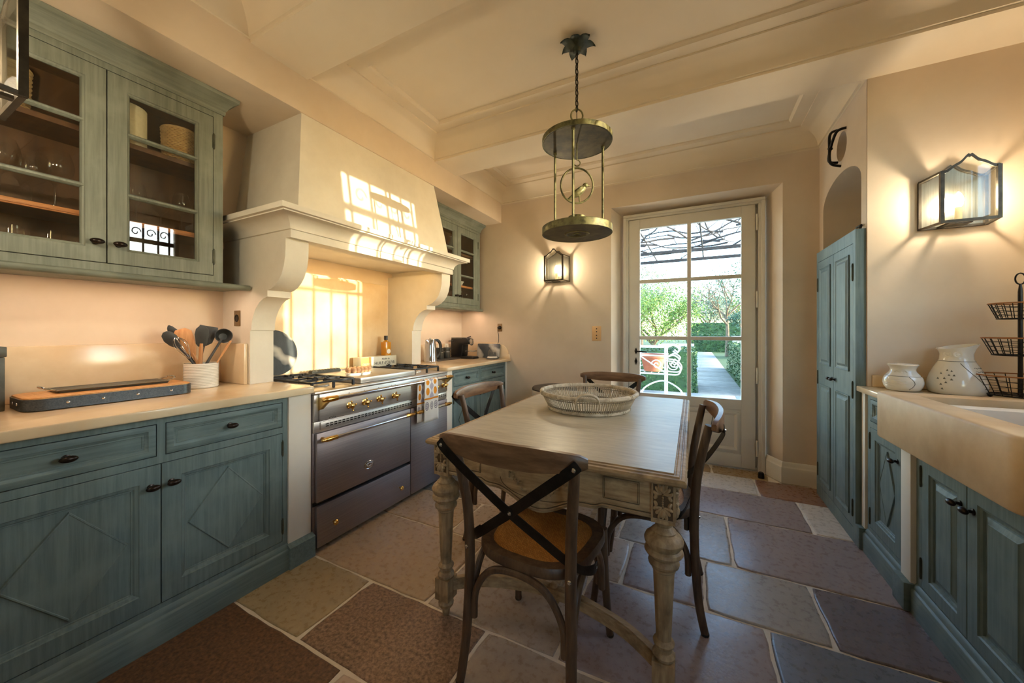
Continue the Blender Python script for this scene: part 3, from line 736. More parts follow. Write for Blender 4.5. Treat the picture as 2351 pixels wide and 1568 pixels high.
# ------------------------------------------------------------------ mantel hood
HX, HY = -2.559, 1.885
hood = thing('range_hood', 'tall pale stone mantel hood on scrolled corbels over the steel range', 'hood', (HX, HY, 0.0))
TM = Matrix.Translation((-HX, -HY, 0))
def hm():
    m = MB(); m.T = TM; return m
b = hm()
y0b, y1b, y0t, y1t = 1.222, 2.570, 1.302, 2.478
b.add([(XL, y0b, 1.885), (-1.918, y0b, 1.885), (-1.918, y1b, 1.885), (XL, y1b, 1.885), (XL, y0t, 2.50), (-2.012, y0t, 2.50), (-2.012, y1t, 2.50), (XL, y1t, 2.50)],
      [(0, 1, 5, 4), (1, 2, 6, 5), (2, 3, 7, 6), (4, 5, 6, 7), (0, 3, 2, 1)])
b.build('hood_body', STONEW, hood, smooth=False)
cp = [(-0.06, 1.745), (0, 1.745), (0, 1.783), (-0.003, 1.785), (-0.003, 1.788), (0.006, 1.790)]
cp += [(0.006+0.079*(1-math.cos(t)), 1.790+0.062*math.sin(t)) for t in [PI/2*k/9 for k in range(1, 10)]]
cp += [(0.092, 1.852), (0.092, 1.858), (0.108, 1.860), (0.108, 1.888), (-0.06, 1.892)]
b = hm(); b.sweep(cp, [(XL, 1.172), (-1.90, 1.172), (-1.90, 2.600), (XL, 2.600)]); b.build('cornice', STONEW, hood, angle=28)
b = hm(); b.box(XL+0.002, -1.96, 1.23, 2.545, 1.79, 1.80); b.build('soffit', STONEW, hood)
b = hm(); b.box(-2.02, -1.955, 1.30, 2.48, 1.752, 1.79); b.box(-2.03, -1.95, 1.30, 2.48, 1.765, 1.772); b.build('inner_lip', STONEW, hood)
cor = [(XL, 0.9455), (-2.268, 0.9455), (-2.268, 1.252), (-2.255, 1.254), (-2.252, 1.29), (-2.240, 1.33), (-2.215, 1.372), (-2.18, 1.408), (-2.14, 1.430), (-2.100, 1.440),
       (-2.100, 1.476), (-2.070, 1.480), (-2.035, 1.495), (-2.00, 1.520), (-1.970, 1.555), (-1.950, 1.60), (-1.938, 1.65), (-1.935, 1.70), (-1.935, 1.745), (XL, 1.745)]
for (ya, yb) in ((1.166, 1.294), (2.490, 2.606)):
    b = hm(); b.prism(cor, lambda p: (p[0], ya, p[1]), lambda p: (p[0], yb, p[1])); b.build('corbel', STONEW, hood, angle=28, bevel=0.0)
tag(MB().box(XL+0.001, XL+0.022, 1.296, 2.462, 0.80, 1.668).build('wall_slab', MARBLE, None, bevel=0.003), 'tall cream marble slab on the wall behind the cooktop, catching the sun', 'backsplash')
lt = thing('hood_lamp', 'warm strip lamp hidden under the hood lip', 'lamp', (-2.0, 1.89, 1.775))
MB().box(-0.05, -0.035, -0.5, 0.5, -0.012, 0.0).build('diffuser', STRIPW, lt)

# ------------------------------------------------------------------ range cooker
rg = thing('range_cooker', 'wide brushed steel range cooker with brass trim under the mantel hood', 'cooker', (-1.90, 1.30, 0), LEFT)
RWD = 1.206
MB().box(0.0, RWD, 0.012, 0.63, 0.02, 0.895).build('body', STEELV, rg, bevel=0.003)
MB().box(-0.003, RWD+0.003, -0.014, 0.63, 0.893, 0.908).build('hob_top', STEEL, rg, bevel=0.005)
cpn = MB().box(0.028, RWD, -0.012, 0.014, 0.738, 0.892).box(0.0, 0.028, -0.004, 0.014, 0.742, 0.890); cpn.build('control_panel', STEEL, rg, bevel=0.003)
MB().box(0.0, RWD, -0.002, 0.014, 0.676, 0.738).build('side_strip', STEEL, rg, bevel=0.002)
vs = MB().box(0.035, 0.80, -0.012, 0.005, 0.690, 0.733).box(1.08, RWD-0.01, -0.012, 0.005, 0.690, 0.733)
vs.build('vent_strip', STEEL, rg, bevel=0.002)
vt = MB()
for k in range(26):
    for z in (0.705, 0.717): vt.box(0.065+k*0.0275, 0.065+k*0.0275+0.019, -0.0128, -0.0115, z-0.003, z+0.003)
for k in range(4):
    for z in (0.705, 0.717): vt.box(1.09+k*0.025, 1.107+k*0.025, -0.0128, -0.0115, z-0.003, z+0.003)
tag(vt.build('vent_slots', BLACKM, rg), kind='stuff')
dr = MB().box(0.012, 0.756, -0.012, 0.012, 0.284, 0.672).build('oven_door', STEELV, rg, bevel=0.003)
dr2 = MB().box(0.762, RWD-0.004, -0.012, 0.012, 0.03, 0.672).build('oven_door', STEELV, rg, bevel=0.003)
dw_ = MB().box(0.012, 0.756, -0.012, 0.012, 0.03, 0.262).build('warming_drawer', STEELV, rg, bevel=0.003)
MB().box(0.0, RWD, 0.010, 0.013, 0.262, 0.284).build('gap_shade_strip', BLACKM, rg)  # black strip painted in as the shade between oven door and drawer
MB().box(0.02, RWD-0.02, 0.05, 0.1, 0.0, 0.03).build('toe_kick', BLACKM, rg)
for x, z in ((0.115, 0.137), (0.645, 0.130)):
    MB().lathe([(0.006, 0), (0.006, -0.012), (0.015, -0.018), (0.016, -0.026), (0.010, -0.033), (0.0, -0.034)], (x, -0.012, z), 14, axis='y').build('knob', BRASS, dw_)
em = MB().lathe([(1, 0), (1, -0.003), (0.92, -0.005), (0.9, -0.003), (0.0, -0.004)], (0, 0, 0), 28, axis='y')
em.v = [(0.372+v[0]*0.040, v[1]-0.012, 0.385+v[2]*0.026) for v in em.v]
for k in range(9):
    a = 2*PI*k/9; em.ell((0.372+0.020*math.cos(a), -0.0165, 0.385+0.011*math.sin(a)), (0.007, 0.0025, 0.005), 8, 5)
em.build('badge', CHROME, dr)
def bar_handle(parent, x0, x1, y, z, r, brack, nm='handle'):
    h = MB().tube([(x0, y, z), (x1, y, z)], r, 14); h.build(nm, CHROME, parent)
    for x, s in ((x0, 1), (x1, -1)):
        e = MB().tube([(x-s*0.012, y, z), (x+s*0.004, y, z), (x+s*0.006, y, z), (x+s*0.072, y, z)], [r*0.9, r*1.25, r*1.35, r*1.25], 14)
        e.ell((x-s*0.016, y, z), (0.010, r*0.95, r*0.95), 12, 6)
        if brack: e.prism([(y+0.006, z+0.006), (y-0.010, z-0.012), (-0.006, z-0.066), (0.0, z-0.066), (0.0, z+0.01)], lambda p: (x-s*0.004, p[0], p[1]), lambda p: (x+s*0.020, p[0], p[1]))
        else: e.tube([(x+s*0.006, y, z), (x+s*0.006, 0.0-0.01, z)], r*0.9, 10)
        e.build('brass_bracket', BRASS, parent, bevel=0.0)
bar_handle(rg, 0.03, 1.19, -0.062, 0.866, 0.0125, True, 'towel_rail')
bar_handle(dr, 0.035, 0.735, -0.055, 0.640, 0.0105, False)
bar_handle(dr2, 0.80, 1.185, -0.055, 0.640, 0.0105, False)
for x in (0.222, 0.336, 0.454, 0.590, 1.035, 1.145):
    k = MB().lathe([(0.020, 0), (0.020, -0.003), (0.012, -0.006), (0.010, -0.022), (0.016, -0.024), (0.017, -0.034), (0.009, -0.040), (0, -0.041)], (x, -0.012, 0.795), 14, axis='y')
    for a in (0.2, 0.2+PI/2, 0.2+PI, 0.2+1.5*PI):
        k.tube([(x, -0.041, 0.795), (x+0.026*math.cos(a), -0.041, 0.795+0.026*math.sin(a))], [0.005, 0.0038], 8)
        k.ell((x+0.028*math.cos(a), -0.041, 0.795+0.028*math.sin(a)), 0.0062, 8, 6)
    k.build('control_knob', BRASS, rg)
mk = MB()
for x in (0.222, 0.336, 0.454, 0.570, 0.602): mk.tube([(x, -0.0125, 0.858), (x, -0.0125, 0.868)], 0.0015, 5).ell((x, -0.0125, 0.872), (0.0035, 0.0008, 0.003), 6, 4)
for k in range(5): mk.ell((0.09+0.009*k, -0.0125, 0.748+0.003*(k % 2)), (0.003, 0.0008, 0.0035), 6, 4)
mk.build('panel_marks', INK, rg)
def burner(px, py, r):
    b = MB().lathe([(r, 0.909), (r, 0.918), (r*0.7, 0.926), (0, 0.927)], (px, py, 0), 18); b.build('burner_base', STEEL, rg)
    MB().lathe([(r*0.55, 0.927), (r*0.58, 0.934), (r*0.45, 0.939), (0, 0.940)], (px, py, 0), 18).build('burner_cap', BRASS, rg)
def grate(x0, x1, y0, y1):
    gr = MB(); z = 0.948
    for (a, b_) in (((x0, y0), (x1, y0)), ((x0, y1), (x1, y1)), ((x0, y0), (x0, y1)), ((x1, y0), (x1, y1)), ((x0, (y0+y1)/2), (x1, (y0+y1)/2))):
        gr.tube([(a[0], a[1], z), (b_[0], b_[1], z)], 1, 4, flat=(0.006, 0.0055), up=(0, 0, 1))
    xm = (x0+x1)/2
    for yy in (y0+(y1-y0)*0.25, y0+(y1-y0)*0.75):
        for dx, dy in ((1, 0), (-1, 0), (0, 1), (0, -1)):
            ex, ey = xm+dx*(x1-x0)/2, yy+dy*(y1-y0)/4
            gr.tube([(ex, ey, z), (xm+dx*0.028, yy+dy*0.028, z)], 1, 4, flat=(0.008, 0.005), up=(0, 0, 1))
            gr.box(xm+dx*0.05-0.006, xm+dx*0.05+0.006, yy+dy*0.05-0.006, yy+dy*0.05+0.006, z, z+0.016)
    for (x, y) in ((x0, y0), (x1, y0), (x0, y1), (x1, y1), (xm, y0), (xm, y1)):
        gr.box(x-0.006, x+0.006, y-0.006, y+0.006, 0.9085, z)
    gr.build('pan_support', CAST, rg)
for (x0, x1) in ((0.03, 0.31), (0.88, 1.17)):
    grate(x0, x1, 0.06, 0.55)
    burner((x0+x1)/2, 0.1825, 0.05); burner((x0+x1)/2, 0.4275, 0.042)
cv = MB().box(0.345, 0.855, 0.03, 0.53, 0.910, 0.947).build('simmer_plate_cover', STEEL, rg, bevel=0.006)
MB().box(0.0, RWD, 0.615, 0.63, 0.905, 0.945).build('rear_upstand', STEEL, rg, bevel=0.003)

# tea towel over the rail (own surface shader: printed dots)
def towel_mat():
    m = bpy.data.materials.new('printed_towel'); m.use_nodes = True; n = m.node_tree.nodes; l = m.node_tree.links; p = n['Principled BSDF']
    p.inputs['Roughness'].default_value = 0.9
    tc = n.new('ShaderNodeTexCoord'); sp = n.new('ShaderNodeSeparateXYZ'); l.new(tc.outputs['UV'], sp.inputs[0])
    def mth(op, a, b=None, c=None):
        q = n.new('ShaderNodeMath'); q.operation = op
        for i, v in enumerate((a, b, c)):
            if v is None: continue
            if isinstance(v, (int, float)): q.inputs[i].default_value = v
            else: l.new(v, q.inputs[i])
        return q.outputs[0]
    u, v = sp.outputs[0], sp.outputs[1]
    du = mth('SUBTRACT', mth('ABSOLUTE', mth('SUBTRACT', u, 0.5)), 0.29)
    dv = mth('SUBTRACT', mth('FRACT', mth('MULTIPLY', v, 5.6)), 0.5)
    d = mth('ADD', mth('POWER', mth('MULTIPLY', du, 8.5), 2), mth('POWER', mth('MULTIPLY', dv, 2.6), 2))
    dot = mth('MULTIPLY', mth('LESS_THAN', d, 0.92), mth('LESS_THAN', v, 0.715))
    wav = mth('ADD', 0.10, mth('MULTIPLY', mth('COSINE', mth('MULTIPLY', v, 35.2)), 0.07))
    mid_ = mth('MULTIPLY', mth('LESS_THAN', mth('ABSOLUTE', mth('SUBTRACT', u, 0.5)), wav), mth('LESS_THAN', v, 0.73))
    line = mth('LESS_THAN', mth('ABSOLUTE', mth('SUBTRACT', v, 0.745)), 0.012)
    d2u = mth('SUBTRACT', mth('FRACT', mth('MULTIPLY', u, 3.0)), 0.5); d2v = mth('MULTIPLY', mth('SUBTRACT', v, 0.83), 9.0)
    rg2 = mth('SQRT', mth('ADD', mth('POWER', d2u, 2), mth('POWER', d2v, 2)))
    rings = mth('MULTIPLY', mth('LESS_THAN', rg2, 0.38), mth('GREATER_THAN', mth('SINE', mth('MULTIPLY', rg2, 40.0)), -0.2))
    base = lin((236, 232, 226))
    def mix(fac, a, col):
        x = n.new('ShaderNodeMix'); x.data_type = 'RGBA'; l.new(fac, x.inputs[0])
        if isinstance(a, tuple): x.inputs[6].default_value = a
        else: l.new(a, x.inputs[6])
        x.inputs[7].default_value = lin(col); return x.outputs[2]
    c = mix(mid_, base, (178, 172, 184)); c = mix(rings, c, (110, 108, 122)); c = mix(line, c, (222, 140, 30)); c = mix(dot, c, (226, 146, 34))
    l.new(c, p.inputs['Base Color'])
    return m
TOWEL = towel_mat()
def cloth_strip(name, x0, x1, path, m, parent=None, amp=0.004, vr=(0, 1)):
    nx = 16; vs = []; fs = []; uv = []
    P = smoothpath(path, 5); N = len(P)
    for j, p in enumerate(P):
        fl_ = min(1.0, max(0, (path[0][1]-p[1])*5)) if False else j/(N-1)
        for i in range(nx+1):
            u = i/nx
            w = amp*math.sin(u*9+1.2)*fl_
            vs.append((x0+(x1-x0)*(0.5+(u-0.5)*(1+0.16*fl_)), p.x+w, p.y)); uv.append((u, vr[0]+(vr[1]-vr[0])*j/(N-1)))
    for j in range(N-1):
        for i in range(nx): fs.append((j*(nx+1)+i, j*(nx+1)+i+1, (j+1)*(nx+1)+i+1, (j+1)*(nx+1)+i))
    mb = MB(); mb.add(vs, fs); o = mb.build(name, m, parent)
    ul = o.data.uv_layers.new(name='UVMap')
    for lp in o.data.loops: ul.data[lp.index].uv = uv[lp.vertex_index]
    sm = o.modifiers.new('thick', 'SOLIDIFY'); sm.thickness = 0.002
    return o
tw = thing('tea_towel', 'white tea towel printed with orange dots hanging from the range rail', 'towel', (-1.90, 1.30, 0), LEFT)
cloth_strip('front_flap', 0.845, 0.985, [(-0.048, 0.879), (-0.062, 0.882), (-0.078, 0.870), (-0.081, 0.80), (-0.081, 0.70), (-0.080, 0.555)], TOWEL, tw)
cloth_strip('back_flap', 0.80, 0.90, [(-0.062, 0.8815), (-0.047, 0.876), (-0.045, 0.80), (-0.044, 0.70), (-0.044, 0.56)], TOWEL, tw, amp=0.003)
# ------------------------------------------------------------------ dining table
tb = thing('dining_table', 'long whitewashed carved dining table in the middle of the kitchen', 'table', (-0.5425, 1.995, 0), 0.006)
TW, TL, TZ = 0.515, 0.752, 0.787          # half width, half length, height
top = MB()
vs = []; fs = []
L = [(0.004, TZ-0.030), (0.0, TZ-0.024), (0.0, TZ-0.016), (0.006, TZ-0.008), (0.014, TZ-0.006), (0.016, TZ-0.009), (0.020, TZ-0.009), (0.022, TZ-0.003), (0.030, TZ-0.002), (0.034, TZ-0.005), (0.037, TZ-0.005), (0.039, TZ)]
for i, z in L: vs += [(-TW+i, -TL+i, z), (TW-i, -TL+i, z), (TW-i, TL-i, z), (-TW+i, TL-i, z)]
for k in range(len(L)-1):
    for e in range(4): fs.append((k*4+e, k*4+(e+1) % 4, k*4+4+(e+1) % 4, k*4+4+e))
fs.append((3, 2, 1, 0)); o = (len(L)-1)*4; fs.append((o, o+1, o+2, o+3))
top.add(vs, fs).build('top_edge', TABLEW, tb, angle=20)
MB().box(-TW+0.0392, TW-0.0392, -TL+0.0392, TL-0.0392, TZ-0.004, TZ+0.0006).build('table_top', TABLETOP, tb)
LX, LY = 0.445, 0.697
legprof = [(0.014, 0.0), (0.0165, 0.012), (0.017, 0.030), (0.026, 0.036), (0.033, 0.046), (0.034, 0.056), (0.026, 0.066), (0.024, 0.074), (0.020, 0.080)]
legtop = [(0.026, 0.166), (0.034, 0.172), (0.036, 0.181), (0.031, 0.189), (0.026, 0.194), (0.026, 0.206), (0.032, 0.212), (0.034, 0.220), (0.030, 0.227), (0.0235, 0.232),
          (0.0245, 0.25), (0.033, 0.445), (0.0335, 0.458), (0.037, 0.462), (0.037, 0.468), (0.040, 0.472), (0.047, 0.478), (0.049, 0.486), (0.046, 0.494), (0.041, 0.500), (0.042, 0.508), (0.056, 0.514), (0.061, 0.522), (0.058, 0.531), (0.051, 0.536),
          (0.053, 0.541), (0.060, 0.550), (0.0615, 0.560), (0.057, 0.571), (0.047, 0.580), (0.038, 0.585), (0.039, 0.590), (0.031, 0.597), (0.0255, 0.606), (0.027, 0.615), (0.034, 0.620), (0.037, 0.626)]
def carved_block(m, sx, sy, cx, cy):
    """acanthus carving on two outer faces of the leg block"""
    for axis in (0, 1):
        def pt(u, w, d):      # u across, w up, d out
            if axis == 0: return (cx+u, cy+sy*(0.0365+d), 0.70+w)
            return (cx+sx*(0.0365+d), cy+u, 0.70+w)
        for s in (-1, 1):
            m.tube([pt(s*0.032, -0.062, 0), pt(s*0.032, 0.062, 0)], 0.0026, 6)
            m.tube([pt(-0.032, s*0.062, 0), pt(0.032, s*0.062, 0)], 0.0026, 6)
            for t in (-1, 1):
                for k in range(3):
                    a = 0.35+0.42*k
                    p0 = pt(s*0.003, t*0.022, 0.001); p1 = pt(s*(0.010+0.006*k), t*(0.048-0.012*k), 0.005); p2 = pt(s*(0.013+0.008*k), t*(0.058-0.014*k), 0.001)
                    m.tube(smoothpath([p0, p1, p2], 3), [0.0025, 0.004, 0.0055, 0.006, 0.0055, 0.004, 0.002], 6)
                m.tube(smoothpath([pt(s*0.026, t*0.004, 0), pt(s*0.020, t*0.014, 0.004), pt(s*0.022, t*0.028, 0.001)], 3), [0.003, 0.005, 0.006, 0.006, 0.005, 0.004, 0.002], 6)
            for k in range(3): m.ell(pt(0, s*(0.004+0.007*k), 0.0015), 0.0034, 6, 4)
            m.tube(smoothpath([pt(0, s*0.026, 0.002), pt(0, s*0.042, 0.006), pt(0, s*0.058, 0.001)], 3), [0.003, 0.006, 0.008, 0.008, 0.007, 0.004, 0.002], 6)
for sx in (-1, 1):
    for sy in (-1, 1):
        cx, cy = sx*LX, sy*LY
        m = MB(); m.lathe(legprof, (cx, cy, 0), 20); m.cbox((cx, cy, 0.122), (0.068, 0.068, 0.092))
        m.lathe(legtop, (cx, cy, 0), 30, flute=(0.25, 0.44, 0.13, 10))
        m.cbox((cx, cy, 0.700), (0.073, 0.073, 0.150))
        lg = m.build('leg', TABLEWV, tb, angle=30)
        bk = MB()
        for f in (0, 1):
            if f == 0: bk.box(cx-0.030, cx+0.030, cy+sy*0.0362, cy+sy*0.0372, 0.640, 0.760)
            else: bk.box(cx+sx*0.0362, cx+sx*0.0372, cy-0.030, cy+0.030, 0.640, 0.760)
        bk.build('carving_ground', TABLEDK, lg)
        c = MB(); carved_block(c, sx, sy, cx, cy); c.build('carving', TABLEWV, lg)
def apron_poly(half, dip):
    b = []
    n = 40
    for k in range(n+1):
        u = -half + 2*half*k/n; a = abs(u)
        if a > 0.235: z = 0.632
        elif a > 0.185: z = 0.632-0.006*math.sin((0.235-a)/0.05*PI/2)-0.008
        else: z = 0.620-dip*0.5*(1+math.cos(PI*a/0.185))
        b.append((u, z))
    return b + [(half, TZ-0.030), (-half, TZ-0.030)]
def apron(name, half, dip, fmap, yo):
    """fmap(u, z, d): d = distance outwards"""
    m = MB(); pl = apron_poly(half, dip)
    m.prism(pl, lambda p: fmap(p[0], p[1], 0.0), lambda p: fmap(p[0], p[1], -0.022))
    ap = m.build(name, TABLEW, tb, angle=25)
    d = MB()
    for off, r in ((0.010, 0.0035), (0.020, 0.0022)):
        d.tube([fmap(p[0], p[1]+off, 0.0005) for p in pl[:-2]], r, 6)
    for s in (-1, 1):
        a, c = s*0.255, s*(half-0.045)
        q = [fmap(a, 0.672, 0), fmap(c, 0.672, 0), fmap(c, 0.738, 0), fmap(a, 0.738, 0)]
        d.tube(q, 0.003, 6, closed=True)
    el = [fmap(0.165*math.cos(t), 0.665+0.085*math.sin(t)*(1.0 if t < PI else 1.05), 0.0) for t in [2*PI*k/28 for k in range(29)]]
    d.build('moulding', TABLEW, ap)
    e2 = MB()
    for (a, c) in ((-half+0.04, -0.25), (0.25, half-0.04)):
        for z in (0.6675, 0.7425): e2.tube([fmap(a, z, 0.0), fmap(c, z, 0.0)], 0.0014, 4)
        for u in (a, c): e2.tube([fmap(u, 0.6675, 0.0), fmap(u, 0.7425, 0.0)], 0.0014, 4)
    e2.tube([fmap(p[0], p[1]+0.0155, 0.0005) for p in pl[:-2]], 0.0014, 4)
    e2.tube([fmap(0.158*math.cos(t), 0.668+0.062*math.sin(t), 0.0) for t in [PI+PI*k/20 for k in range(21)]], 0.0016, 4)
    e2.build('dark_lines', TABLEDK, ap)
    gl = MB(); r = random.Random(5)
    for k in range(46):
        u = -0.115+0.23*k/45; z = 0.712-0.088*(1-(u/0.125)**2)
        for j in range(2): gl.ell(fmap(u+r.uniform(-0.006, 0.006), z+r.uniform(-0.009, 0.009), 0.002), (0.0052, 0.0052, 0.0045), 6, 4)
    for rr, n in ((0.0, 1), (0.009, 5), (0.018, 8)):
        for k in range(n):
            a = 2*PI*k/n+rr*40; gl.ell(fmap(rr*math.cos(a), 0.628+rr*math.sin(a), 0.006-rr*0.15), (0.0085, 0.0085, 0.006), 8, 5)
    for s in (-1, 1):
        for k in range(6): gl.ell(fmap(s*(0.115+r.uniform(-0.006, 0.006)), 0.675+0.009*k, 0.002), 0.005, 6, 4)
    gl.build('garland_carving', TABLEW, ap)
for sy in (-1, 1): apron('apron', LX-0.034, 0.060, lambda u, z, d, sy=sy: (u, sy*(LY+0.026+d), z), 0)
for sx in (-1, 1):
    m = MB(); m.box(sx*(LX+0.004), sx*(LX+0.026), -LY+0.034, LY-0.034, 0.632, TZ-0.030); m.build('side_apron', TABLEW, tb, bevel=0.002)
st = MB()
for sy in (-1, 1):
    pts = smoothpath([(-LX+0.02, sy*(LY-0.02), 0.130), (-0.30, sy*(LY-0.10), 0.132), (-0.12, sy*(LY-0.155), 0.133), (0, sy*(LY-0.165), 0.133), (0.12, sy*(LY-0.155), 0.133), (0.30, sy*(LY-0.10), 0.132), (LX-0.02, sy*(LY-0.02), 0.130)], 6)
    st.tube(pts, 1, 4, flat=(0.021, 0.017), up=(0, 0, 1))
    st.tube([p+Vector((0, 0, 0.022)) for p in pts], 1, 4, flat=(0.004, 0.011), up=(0, 0, 1))
    st.lathe([(0.010, 0.085), (0.022, 0.092), (0.026, 0.105), (0.022, 0.116), (0.030, 0.120), (0.030, 0.152), (0.018, 0.158), (0.012, 0.172), (0, 0.176)], (0, sy*(LY-0.165), 0), 16)
st.tube([(0, -LY+0.165, 0.133), (0, LY-0.165, 0.133)], 1, 4, flat=(0.018, 0.015), up=(0, 0, 1))
st.build('stretcher', TABLEW, tb, angle=30)

# ------------------------------------------------------------------ cross back chairs (seat faces local +y)
def make_chair(label):
    t = thing('dining_chair', label, 'chair', (0, 0, 0), 0, 'cross back chairs at the dining table')
    for s in (-1, 1):
        post = smoothpath([(s*0.207, -0.235, 0.0), (s*0.200, -0.212, 0.12), (s*0.194, -0.198, 0.30), (s*0.192, -0.195, 0.46), (s*0.197, -0.203, 0.62), (s*0.212, -0.226, 0.76), (s*0.224, -0.248, 0.868)], 5)
        n = len(post); MB().tube(post, [0.0155+0.003*math.sin(PI*k/n) for k in range(n)], 12).build('leg', CHAIRW, t)
        fr = smoothpath([(s*0.213, 0.222, 0.0), (s*0.204, 0.205, 0.14), (s*0.197, 0.193, 0.30), (s*0.192, 0.188, 0.452)], 5)
        n = len(fr); MB().tube(fr, [0.0145+0.003*k/n for k in range(n)], 12).build('leg', CHAIRW, t)
    def outline(k=1.0, n=48):
        pts = []
        for i in range(n):
            a = 2*PI*i/n; c, s_ = math.cos(a), math.sin(a)
            e = 0.62
            x = 0.218*math.copysign(abs(c)**e, c); y = 0.212*math.copysign(abs(s_)**e, s_)
            x *= 1.0+0.09*(y/0.212) if y < 0.1 else 1.04
            pts.append((x*k, y*k+0.012))
        return pts
    o, i_ = outline(1.0), outline(0.80)
    n = len(o)
    vs = [(p[0]*0.985, p[1]*0.985, 0.440) for p in o] + [(p[0], p[1], 0.447) for p in o] + [(p[0], p[1], 0.464) for p in o] + [(p[0]*0.975, p[1]*0.975, 0.474) for p in o] + [(p[0], p[1], 0.472) for p in i_] + [(p[0], p[1], 0.445) for p in i_]
    fs = [(k*n+j, k*n+(j+1) % n, ((k+1) % 6)*n+(j+1) % n, ((k+1) % 6)*n+j) for k in range(6) for j in range(n)]
    MB().add(vs, fs).build('seat_rim', CHAIRW, t, angle=50)
    vs = [(p[0]*q, (p[1]-0.012)*q+0.012, 0.468-0.006*(1-q*q)) for q in (1.01, 0.75, 0.5, 0.25) for p in i_] + [(0, 0.012, 0.462)]
    fs = [(k*n+j, k*n+(j+1) % n, (k+1)*n+(j+1) % n, (k+1)*n+j) for k in range(3) for j in range(n)] + [(3*n+j, 3*n+(j+1) % n, 4*n) for j in range(n)]
    MB().add(vs, fs).build('cane_seat', CANE, t, angle=80)
    # bent top rail
    N = 25; vs = []; fs = []
    for k in range(N):
        u = -1+2*k/(N-1); x = 0.268*u; y = -0.262-0.045*(1-u*u); 
        e = max(0.0, 1-abs(u))**0.45
        hh = 0.0125+0.0245*min(1, e*1.25); th = 0.0125-0.003*(1-min(1, e*2)); zc = 0.868-0.004*(1-u*u)+0.002
        prof = [(-1, -0.75), (-0.8, -1), (0.8, -1), (1, -0.75), (1, 0.7), (0.72, 1), (-0.72, 1), (-1, 0.7)]
        ty = 0.045*2*u/0.268; nx, ny = -ty, 1.0; ln = math.hypot(nx, ny); nx /= ln; ny /= ln
        for (a, b_) in prof: vs.append((x+nx*a*th, y+ny*a*th, zc+b_*hh))
    for k in range(N-1):
        for j in range(8): fs.append((k*8+j, k*8+(j+1) % 8, (k+1)*8+(j+1) % 8, (k+1)*8+j))
    fs.append(tuple(range(8))); fs.append(tuple((N-1)*8+j for j in range(8)))
    MB().add(vs, fs).build('top_rail', RAILW, t, angle=40)
    # black metal cross straps, front to back offset so they cross without touching
    for s, off in ((-1, 0.0), (1, 0.0045)):
        pts = smoothpath([(s*0.250, -0.298+off, 0.872), (s*0.215, -0.300+off, 0.840), (s*0.10, -0.274+off, 0.742), (0, -0.243+off, 0.655), (-s*0.095, -0.205+off, 0.575), (-s*0.160, -0.178+off*0.5, 0.520), (-s*0.205, -0.150, 0.484), (-s*0.234, -0.100, 0.462), (-s*0.237, -0.060, 0.456)], 6)
        m = MB(); P = [Vector(p) for p in pts]; vs = []; fs = []
        for k, p in enumerate(P):
            tt = (P[min(k+1, len(P)-1)]-P[max(k-1, 0)]).normalized()
            out = Vector((0, -1, 0)) if k < len(P)-13 else Vector((-s*min(1, (k-(len(P)-13))/8), -(1-min(1, (k-(len(P)-13))/8)), 0)).normalized()
            wd = tt.cross(out).normalized(); hw = 0.0165*(0.8 if k in (0, len(P)-1) else 1.0); 
            for a, b_ in ((1, 0.0012), (1, -0.0012), (-1, -0.0012), (-1, 0.0012)): vs.append(p+wd*a*hw+out*b_)
        for k in range(len(P)-1):
            for j in range(4): fs.append((k*4+j, k*4+(j+1) % 4, (k+1)*4+(j+1) % 4, (k+1)*4+j))
        fs += [(0, 1, 2, 3), tuple((len(P)-1)*4+j for j in range(4))]
        m.add(vs, fs).build('back_strap', BLACKM, t)
    b = MB()
    for (x, y, z) in ((0, -0.247, 0.655), (0.238, -0.303, 0.858), (-0.238, -0.303, 0.858)):
        b.lathe([(0.007, 0.004), (0.007, 0.001), (0.004, -0.003), (0, -0.004)], (x, y, z), 10, axis='y')
    for s in (-1, 1):
        b.lathe([(0.007, 0), (0.005, -0.004), (0, -0.005)], (s*0.194, -0.213, 0.475), 10, axis='y')
        b.ell((s*0.2395, -0.072, 0.457), (0.003, 0.006, 0.006), 8, 5)
    b.build('bolt', CHROME, t)
    # bent braces between the legs, under the seat
    def brace(a, c, sag):
        A, Cc = Vector(a), Vector(c); mid = (A+Cc)/2
        pts = smoothpath([A, A+Vector((0, 0, 0.10))+(Cc-A)*0.025, A+(Cc-A)*0.20+Vector((0, 0, 0.185)), mid+Vector((0, 0, 0.208)), Cc+(A-Cc)*0.20+Vector((0, 0, 0.185)), Cc+Vector((0, 0, 0.10))+(A-Cc)*0.025, Cc], 5)
        MB().tube(pts, 0.0125, 10).build('brace', CHAIRW, t)
    brace((-0.172, -0.196, 0.222), (0.172, -0.196, 0.222), 0)
    brace((-0.176, 0.188, 0.222), (0.176, 0.188, 0.222), 0)
    for s in (-1, 1): brace((s*0.192, -0.172, 0.222), (s*0.194, 0.164, 0.222), 0)
    ft = MB()
    for s in (-1, 1):
        ft.lathe([(0.0145, 0.0), (0.0158, 0.004), (0.0162, 0.010)], (s*0.207, -0.2345, 0), 12); ft.lathe([(0.0135, 0.0), (0.0148, 0.004), (0.0152, 0.010)], (s*0.213, 0.2215, 0), 12)
    ft.build('foot_pad', DOORSTOP, t)
    return t
ch = make_chair('nearest cross back chair, its back to the room at the near end of the table')
ch.location = (-0.532, 1.292, 0); ch.rotation_euler = (0, 0, math.radians(-2))
copy_tree(ch, 'cross back chair at the right long side of the table, seen from the side', (-0.205, 1.882, 0), math.radians(90+2))
copy_tree(ch, 'cross back chair on the range side of the table', (-0.985, 2.00, 0), math.radians(-90-3))
